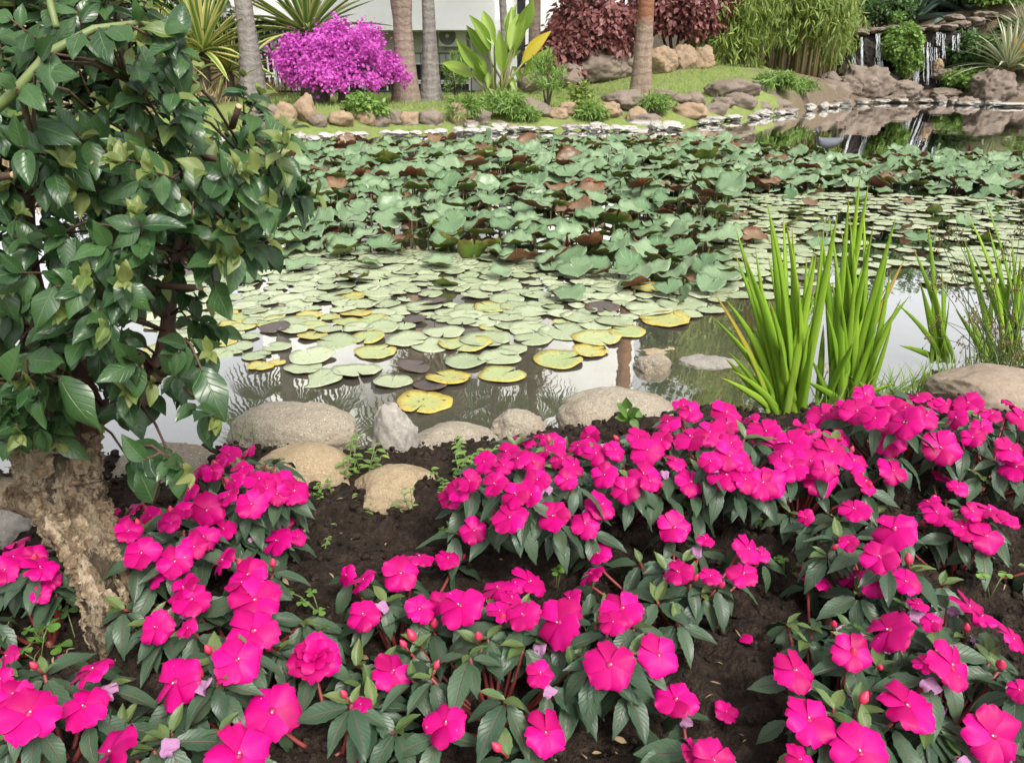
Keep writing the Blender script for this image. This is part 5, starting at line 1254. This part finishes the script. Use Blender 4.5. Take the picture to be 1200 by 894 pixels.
flowers = [(140,620,40),(166,647,42),(243,597,46),(295,590,42),(269,580,30),(325,633,44),(334,609,28),(349,629,26),(344,575,42),(325,579,32),(239,629,40),(261,657,42),(205,657,42),(196,612,28),(157,595,28),(183,676,30),(291,672,56),(215,689,40),(224,702,45),(284,683,40),(299,702,66),(297,739,66),(183,735,46),(220,735,26),(278,773,66),(205,799,66),(319,833,74),(370,769,68),(129,881,76),(280,885,74),(108,784,58),(99,827,58),(34,836,68),(15,814,46),(7,769,34),(0,795,34),(422,825,32),(5,668,38),(48,665,42),(41,650,28),(47,696,28),(19,637,38),(16,652,36),(60,680,28),
 (268,533,32),(284,548,30),(249,552,30),(303,561,40),(333,566,38),(351,578,28),(232,552,28),(275,563,28),(200,613,26),(150,622,32),(131,602,22),(256,540,26),(290,530,24),(312,572,34),(222,575,28),(176,604,28),(215,598,28),(262,620,32),(228,640,34),
 (527,581,36),(537,574,34),(555,621,36),(597,606,44),(604,579,42),(580,567,36),(550,564,32),(629,562,36),(607,537,36),(594,529,36),(616,515,32),(567,541,32),(580,551,32),(626,542,32),(649,604,46),(686,614,42),(705,591,38),(664,561,34),(678,522,30),(690,512,34),(648,520,32),(658,537,36),(698,532,36),(708,556,38),(721,527,30),(733,574,42),(755,556,40),(758,527,42),(748,512,32),(640,528,30),(590,545,30),(622,580,32),(672,545,30),(636,510,26),
 (782,495,38),(762,564,32),(810,512,46),(800,475,30),(809,482,32),(851,484,40),(831,507,40),(852,497,32),(889,505,36),(854,534,40),(809,564,44),(851,556,46),(872,562,38),(819,586,24),(893,566,42),(856,519,30),(879,489,26),(832,540,32),(775,515,30),(792,540,30),(870,540,34),
 (790,618,46),(827,631,26),(876,643,42),(871,672,38),(795,670,40),(832,675,30),(701,648,32),(693,672,36),(893,650,24),
 (406,674,30),(426,680,42),(469,671,46),(492,652,40),(525,654,34),(426,720,44),(492,713,42),(539,709,56),(584,689,46),(620,681,48),(613,720,48),(655,729,62),(667,701,38),(460,787,58),(522,847,64),(640,858,62),(633,789,36),(515,705,36),(600,700,36),(585,715,34),
 (729,712,58),(714,779,62),(772,767,58),(792,819,56),(836,889,58),(812,880,26),(718,728,40),
 (1004,482,40),(1041,475,38),(1075,465,46),(1061,495,46),(964,487,42),(1013,462,32),(927,519,46),(897,505,38),(974,529,44),(981,512,34),(1041,517,42),(1103,525,50),(927,547,44),(961,561,52),(902,566,42),(950,540,38),(967,550,36),(1046,551,42),(1014,564,44),(1135,472,36),(1108,474,32),(1091,470,28),(1162,484,34),(1190,477,36),(1196,490,32),(1184,527,36),(1190,547,38),(1140,512,30),(940,500,30),(950,504,30),(985,478,30),(1025,490,34),(1085,488,34),(1120,490,30),(1060,478,32),(1150,500,28),(1000,540,34),(915,535,34),(940,520,34),
 (1001,596,44),(1048,620,58),(1031,653,48),(1088,588,32),(1098,601,36),(1128,618,42),(1155,628,46),(1159,598,46),(1182,608,32),(944,606,22),(994,635,26),(1105,558,30),(1122,571,28),(1140,600,30),
 (957,674,50),(1002,677,46),(1028,680,44),(1062,681,46),(1042,738,66),(931,785,60),(948,843,72),(999,764,50),(1063,826,74),(1116,779,70),(1136,711,54),(1164,862,76),(1187,748,40),(1195,808,34),(1008,882,72),(937,889,38),(1082,776,32),(1076,708,30),(1092,728,28),(1150,722,40)]
pw = {}
for nm, px, py, lb in plants:
    p = at_z(px, py, .14); pw[nm] = p
fl_by = {nm: [] for nm, *_ in plants}
for (px, py, w) in flowers:
    p = at_z(px, py, .14)
    nm = min(pw, key=lambda k: (pw[k][0]-p[0])**2+(pw[k][1]-p[1])**2); fl_by[nm].append((px, py, w))
rr = random.Random(5)
def add_flower(E, base, pos, nrm, size, roll, double=False, wilt=False):
    yv = np.array([math.cos(roll), math.sin(roll), 0])
    rot = frames(yv-nrm*np.dot(yv, nrm), nrm); Rr = size/2/.97
    F0 = place('flower', FLW, mat4(rot, pos, Rr), E, base)
    for ring in range(3 if double else 1):
        for i in range(5):
            a = i*2*math.pi/5 + rr.uniform(-.1, .1) + ring*.6; sc = rr.uniform(.92, 1.06)*(1-.22*ring)
            ca, sa = math.cos(a), math.sin(a); tl = rr.uniform(-.3, .2)+.5*ring; roll2 = .2+rr.uniform(-.08, .08)
            M = np.array(Matrix.Rotation(a, 4, 'Z') @ Matrix.Rotation(tl, 4, 'X') @ Matrix.Rotation(roll2, 4, 'Y'))
            M[:3, :3] *= sc; M[:3, 3] = (-sa*.04, ca*.04, .015+.03*ring)
            o = bpy.data.objects.new('petal', PET[rr.randrange(6)]); COL.objects.link(o); o.parent = F0; o.matrix_basis = Matrix(M.tolist())
    return F0
def rosette_leaves(E, base, tip, n, L0, L1, droop, young=0, out=None):
    for i in range(n):
        az = i*2*math.pi/n*1.0+rr.uniform(-.3, .3); el = rr.uniform(-.55, .15)-droop
        d = np.array([math.cos(az)*math.cos(el), math.sin(az)*math.cos(el), math.sin(el)])
        if out is not None: d = unit(d+out*.5)
        rot = frames(d, np.array([rr.gauss(0, .2), rr.gauss(0, .2)-.1, 1.0])); L = rr.uniform(L0, L1)
        place('leaf', ILS[rr.randrange(4)], mat4(rot, tip+d*.006-np.array([0, 0, .008*rr.random()]), L), E, base)
    for i in range(young):
        az = rr.uniform(0, 6.28); el = rr.uniform(.25, .9); d = np.array([math.cos(az)*math.cos(el), math.sin(az)*math.cos(el), math.sin(el)])
        place('leaf', ILN[rr.randrange(2)], mat4(frames(d, np.array([0, 0, 1.0])-d*.3), tip, rr.uniform(.025, .045)), E, base)
SOILP = [[(340, 590), (430, 590), (520, 615), (550, 670), (470, 645), (385, 665), (380, 750), (335, 700)], [(555, 640), (680, 645), (690, 700), (580, 690)], [(795, 735), (905, 640), (940, 655), (885, 760), (905, 894), (790, 894), (815, 830)], [(1080, 690), (1200, 640), (1200, 740), (1150, 690)]]
for nm, ppx, ppy, lb in plants:
    fl_ = fl_by[nm]
    if not fl_: continue
    P0 = np.array([at_z(a, b, .14) for a, b, w in fl_]); cen = np.array([P0[:, 0].mean(), P0[:, 1].mean()])*.6 + pw[nm][:2]*.4
    rad = max(.09, np.percentile(np.linalg.norm(P0[:, :2]-cen, axis=1), 90)+.02)
    gz0 = soil_z(cen[0], cen[1]); base = np.array([cen[0], cen[1], gz0]); hgt = .21 if ppy < 600 else .165
    if nm in ('leafy_small', 'bottom_strip', 'mid_small', 'double', 'right_row'): hgt = .13
    E = empty('busy_lizzie', base); tag(E, lb, 'flowering plant')
    stems = MB()
    tips = []
    for a, b, w in fl_:
        p = at_z(a, b, .14); q = min(1.15, np.linalg.norm(p[:2]-cen)/rad)
        z = gz0 + hgt*(1-.42*q*q) + rr.uniform(-.012, .012); p = at_z(a, b, z); t = p[1]/ray(a, b)[1]; size = max(.035, min(.084, w/FPX*t*rr.uniform(.86, 1.03)))
        o = np.array([p[0]-cen[0], p[1]-cen[1], 0])/rad
        nrm = unit(np.array([o[0]*.5+rr.gauss(0, .27), o[1]*.25-.42+rr.gauss(0, .25), 1.0]))
        add_flower(E, base, p, nrm, size, rr.uniform(0, 6.28), 340 < a < 400 and 750 < b < 790)
        tp_ = p-nrm*rr.uniform(.025, .045)+np.array([rr.gauss(0, .012), rr.gauss(0, .008)+.006, 0]); tips.append((tp_, 1, o))
    n_fill = int(max(3, 3+rad*rad*180)) if nm not in ('leafy_small', 'centre', 'centre_right', 'right_front', 'right_corner', 'front_trunk') else int(5+rad*rad*330)
    for i in range(n_fill):
        a = rr.uniform(0, 6.28); q = math.sqrt(rr.random())*.95
        x_, y_ = cen[0]+q*rad*math.cos(a), cen[1]+q*rad*math.sin(a)
        if any(poly_in(to_px((x_, y_, gz0+.06)), sp_) for sp_ in SOILP): continue
        z_ = gz0+hgt*(1-.5*q*q)-rr.uniform(.02, .045); tips.append((np.array([x_, y_, max(gz0+.04, z_)]), 0, np.array([q*math.cos(a), q*math.sin(a), 0])))
    for tp_, isf, o in tips:
        q = np.linalg.norm(o); rosette_leaves(E, base, tp_, (4 if isf else 6), .048, .080, .10+.22*q*q, 2 if (not isf or rr.random() < .3) else 0, o*.6 if q > .5 else None)
        f = np.linspace(0, 1, 5)[:, None]; b0 = base+np.array([o[0]*.006, o[1]*.006, -.02]); mid = np.array([(b0[0]*.4+tp_[0]*.6), (b0[1]*.4+tp_[1]*.6), b0[2]*.6+tp_[2]*.4])
        stems.tube((1-f)**2*b0+2*f*(1-f)*mid+f*f*tp_-base, np.linspace(.0042, .0024, 5), 6)
        if rr.random() < .28:
            bd = unit([rr.gauss(0, .4), rr.gauss(0, .4)-.2, 1.0]); place('bud', BUDF, mat4(frames(np.array([1.0, 0, -bd[0]/bd[2]]), bd), tp_+bd*.022, rr.uniform(.0045, .0075)), E, base); stems.tube([tp_-base, tp_+bd*.016-base], .0016, 5)
        if rr.random() < (.20 if ppy > 640 else .07):
            d = unit([rr.gauss(0, .6), rr.gauss(0, .4)-.4, -.3]); place('wilted_petal', WILT, mat4(frames(d, np.array([rr.gauss(0, .5), -.3, 1.0])), tp_+np.array([0, -.01, .012]), rr.uniform(.018, .03)), E, base)
    stems.tube([(0, 0, -.03), (0, 0, .004)], [.010, .008], 8)
    obj('stem', stems.mesh('stem', M_REDST), E)

# fallen flowers and petals on the soil
def fallen(label, px, py, size, n=5, group=None):
    z = at_z(px, py, 0); z = soil_z(z[0], z[1]); p = at_z(px, py, z+.012); E = place('fallen_flower', FLW, mat4(frames(np.array([.3, .9, .1]), np.array([.2, -.3, 1.0])), p, size/2)); tag(E, label, 'flower', group)
    for i in range(n):
        M = Matrix.Rotation(i*1.2566+rr.uniform(-.3, .3), 4, 'Z') @ Matrix.Rotation(rr.uniform(-.2, .35), 4, 'X'); o = bpy.data.objects.new('petal', PET[i % 6]); COL.objects.link(o); o.parent = E; o.matrix_basis = M
    return E
fallen('crumpled pink flower lying alone on bare soil', 851, 834, .042)
fallen('withered magenta flower dropped on soil at the front of the bed', 418, 884, .034)
for i, (px, py) in enumerate(((76, 771), (111, 749), (1153, 640), (700, 596), (430, 800), (1148, 556), (880, 760))):
    p = at_z(px, py, 0); z = soil_z(p[0], p[1]); o = place('fallen_petal', PET[i % 6], mat4(frames(np.array([rr.gauss(0, 1), rr.gauss(0, 1), .05]), np.array([0, -.2, 1.0])), np.array([p[0], p[1], z+.006]), .026)); tag(o, 'single pink petal fallen on the dark soil', 'petal', 'fallen pink petals')

# ------------------------------------------------------------------ weeds, sapling, litter
L_CLOV = m_leaf('clover_leaf', (.08, .19, .03), (.16, .30, .06), .5, .3, veins=3); L_WEED = m_leaf('weed_leaf', (.10, .20, .04), (.20, .32, .08), .5, .3)
CLV = tpl_mesh('leaflet', leaf_tpl(lambda v: .06+.52*math.sin(min(1, v*1.02)*1.75)**1.0*(1-.35*v**6), 5, 5, .25, .1), L_CLOV); WLF = tpl_mesh('leaf', leaf_tpl(lance(.28), 6, 3, .2, .25), L_WEED)
M_WST = m_plain('weed_stem', (.12, .20, .06), (.20, .22, .09), 30, .6)
def clover(label, px, py, n, size, spread, group=None):
    p = at_z(px, py, 0); base = np.array([p[0], p[1], soil_z(p[0], p[1])]); E = empty('clover', base); tag(E, label, 'clover', group); st = MB()
    for i in range(n):
        c = np.array([rr.gauss(0, spread), rr.gauss(0, spread), rr.uniform(.02, .06)]); st.tube([(0, 0, -.01), c*.6+np.array([0, 0, .006]), c], .0011, 5)
        r0 = rr.uniform(0, 2)
        for j in range(3):
            a = r0+j*2.0944; d = np.array([math.cos(a), math.sin(a), -.08]); place('leaflet', CLV, mat4(frames(d, np.array([0, -.15, 1.0])), c, size*rr.uniform(.85, 1.1)), E)
    obj('stem', st.mesh('clover_stem', M_WST), E)
GC = 'clover sprigs on the soil'
for (px, py, n, s, sp, lb) in ((85, 735, 3, .020, .03, 'large leaved clover beside the gnarled trunk foot'), (45, 770, 2, .02, .03, 'clover behind the bottom left pink flowers'), (25, 715, 9, .013, .05, 'patch of small clover left of the gnarled trunk'), (50, 745, 7, .012, .04, None),
 (375, 720, 4, .012, .02, None), (517, 628, 1, .014, .01, None), (652, 692, 2, .013, .01, None), (920, 672, 3, .013, .015, None), (690, 845, 2, .013, .015, None), (1160, 700, 3, .012, .03, None), (530, 800, 2, .016, .01, None), (840, 735, 2, .010, .012, None), (880, 625, 3, .011, .02, None)):
    clover(lb or 'small sprig of clover growing from bare soil among the pink flowers', px, py, n, s, sp, None if lb else GC)
def weed(label, px, py, n, h, leafL, spread, group=None, tall=0):
    p = at_z(px, py, -.01); base = np.array([p[0], p[1], soil_z(p[0], p[1])]); E = empty('weed', base); tag(E, label, 'weed', group); st = MB()
    for i in range(n):
        b = np.array([rr.gauss(0, spread), rr.gauss(0, spread*.6), -.01]); d = unit([rr.gauss(0, .35), rr.gauss(0, .25), 1.0]); H = h*rr.uniform(.5, 1.1); st = MB(); st.tube([b, b+d*H*.5, b+d*H], .0011, 5); obj('stem', st.mesh('weed_stem', M_WST), E)
        for j in range(6):
            f = .3+.7*j/5; az = j*2.4+rr.random(); dd = np.array([math.cos(az), math.sin(az), rr.uniform(.0, .5)]); place('leaf', WLF, mat4(frames(dd, np.array([0, -.1, 1.0])), b+d*H*f, leafL*rr.uniform(.6, 1.1)), E)
weed('light green weeds sprouting between flat stones and pink mound', 545, 562, 16, .09, .022, .06)
weed('upright green weeds at the foot of the upright jagged stone', 428, 562, 8, .10, .024, .03)
weed('weeds in front of the half buried flat stone', 440, 592, 9, .05, .018, .05)
weed('tiny weeds on the soil right of the rear left flowers', 385, 585, 6, .05, .016, .03)
weed('thin weed sprays over the half buried flat stone', 495, 590, 8, .06, .014, .05)
weed('delicate white flowered weed by the granite boulder', 285, 520, 3, .14, .014, .02)
weed('low weeds on soil beside the small clump at the left', 355, 628, 5, .03, .012, .04)
weed('seedlings on bare soil at the right of the bed', 1165, 655, 4, .03, .012, .04)
# sapling
sp0 = at_z(738, 528, 0); spb = np.array([sp0[0], sp0[1], soil_z(sp0[0], sp0[1])]); E = empty('sapling', spb); tag(E, 'slim leafy green sapling standing in front of the large pale boulder', 'sapling')
L_SAP = m_leaf('sapling_leaf', (.07, .17, .03), (.13, .24, .05), .4, .3); SPL = tpl_mesh('leaf', leaf_tpl(lance(.36), 8, 5, .3, .15, .03), L_SAP)
m = MB(); stp_ = [np.array([0, 0, -.02]), np.array([.0, 0, .12]), at_y(737, 478, spb[1])-spb]; m.tube(stp_, [.004, .0035, .002], 7); obj('stem', m.mesh('sapling_stem', M_TWIG), E)
for (a, b) in ((718,466),(752,470),(730,455),(756,492),(722,488),(742,476),(733,496),(748,500),(726,478)):
    q = at_y(a, b, spb[1]+rr.uniform(-.03, .03))-spb; f = stp_[2]*np.array([1, 1, rr.uniform(.70, 1.0)]); d = unit(q-f); d[1] += rr.gauss(0, .3); place('leaf', SPL, mat4(frames(d, np.array([rr.gauss(0, .4), -.6, .7])), f+unit(d)*.006, rr.uniform(.03, .042)), E)
# soil crumbs, twigs and dead leaf litter
n = 16000; P = np.stack([RNG.uniform(-1.6, 2.2, n), RNG.uniform(.55, 2.1, n), np.zeros(n)], -1); P = P[P[:, 1] < yn(P[:, 0])-.06]
P[:, 2] = [soil_z(x_, y_) for x_, y_, _ in P]; n = len(P); v0, f0 = ico(1); v0 = v0*(1+.25*np.sin(v0*5.0)[:, :1]); a = RNG.uniform(0, 6.28, n)
rot = frames(np.stack([np.cos(a), np.sin(a), RNG.normal(0, .3, n)], -1), np.tile([0.1, 0, 1.0], (n, 1)))
tag(obj('soil_crumbs', many('soil_crumbs', (v0, f0, np.zeros((len(v0), 2)), [0]*len(f0)), P, rot, np.abs(RNG.normal(.0018, .0042, n))[:, None]*RNG.uniform(.6, 1.3, (n, 3))+.0008, RNG.random(n), M_SOIL)), 'loose dark soil crumbs scattered over the flower bed', 'soil', None, 'stuff')
M_LIT = m_plain('dry_litter', (.16, .10, .05), (.36, .27, .16), 90, .9)
n = 1100; P = np.stack([RNG.uniform(-1.5, 2.0, n), RNG.uniform(.6, 1.9, n), np.zeros(n)], -1); P = P[P[:, 1] < yn(P[:, 0])-.08]; n = len(P); P[:, 2] = [soil_z(x_, y_)+.003 for x_, y_, _ in P]; a = RNG.uniform(0, 6.28, n)
rot = frames(np.stack([np.cos(a), np.sin(a), RNG.normal(0, .15, n)], -1), np.stack([RNG.normal(0, .4, n), RNG.normal(0, .4, n), np.ones(n)], -1))
sc = RNG.uniform(.006, .022, n); tag(obj('litter', many('litter', leaf_tpl(lance(.2), 3, 3, .3, .3), P, rot, np.stack([sc*RNG.uniform(.3, 1.4, n), sc, sc], -1), RNG.random(n), M_LIT)), 'dry leaf and twig bits scattered over the soil', 'litter', None, 'stuff')
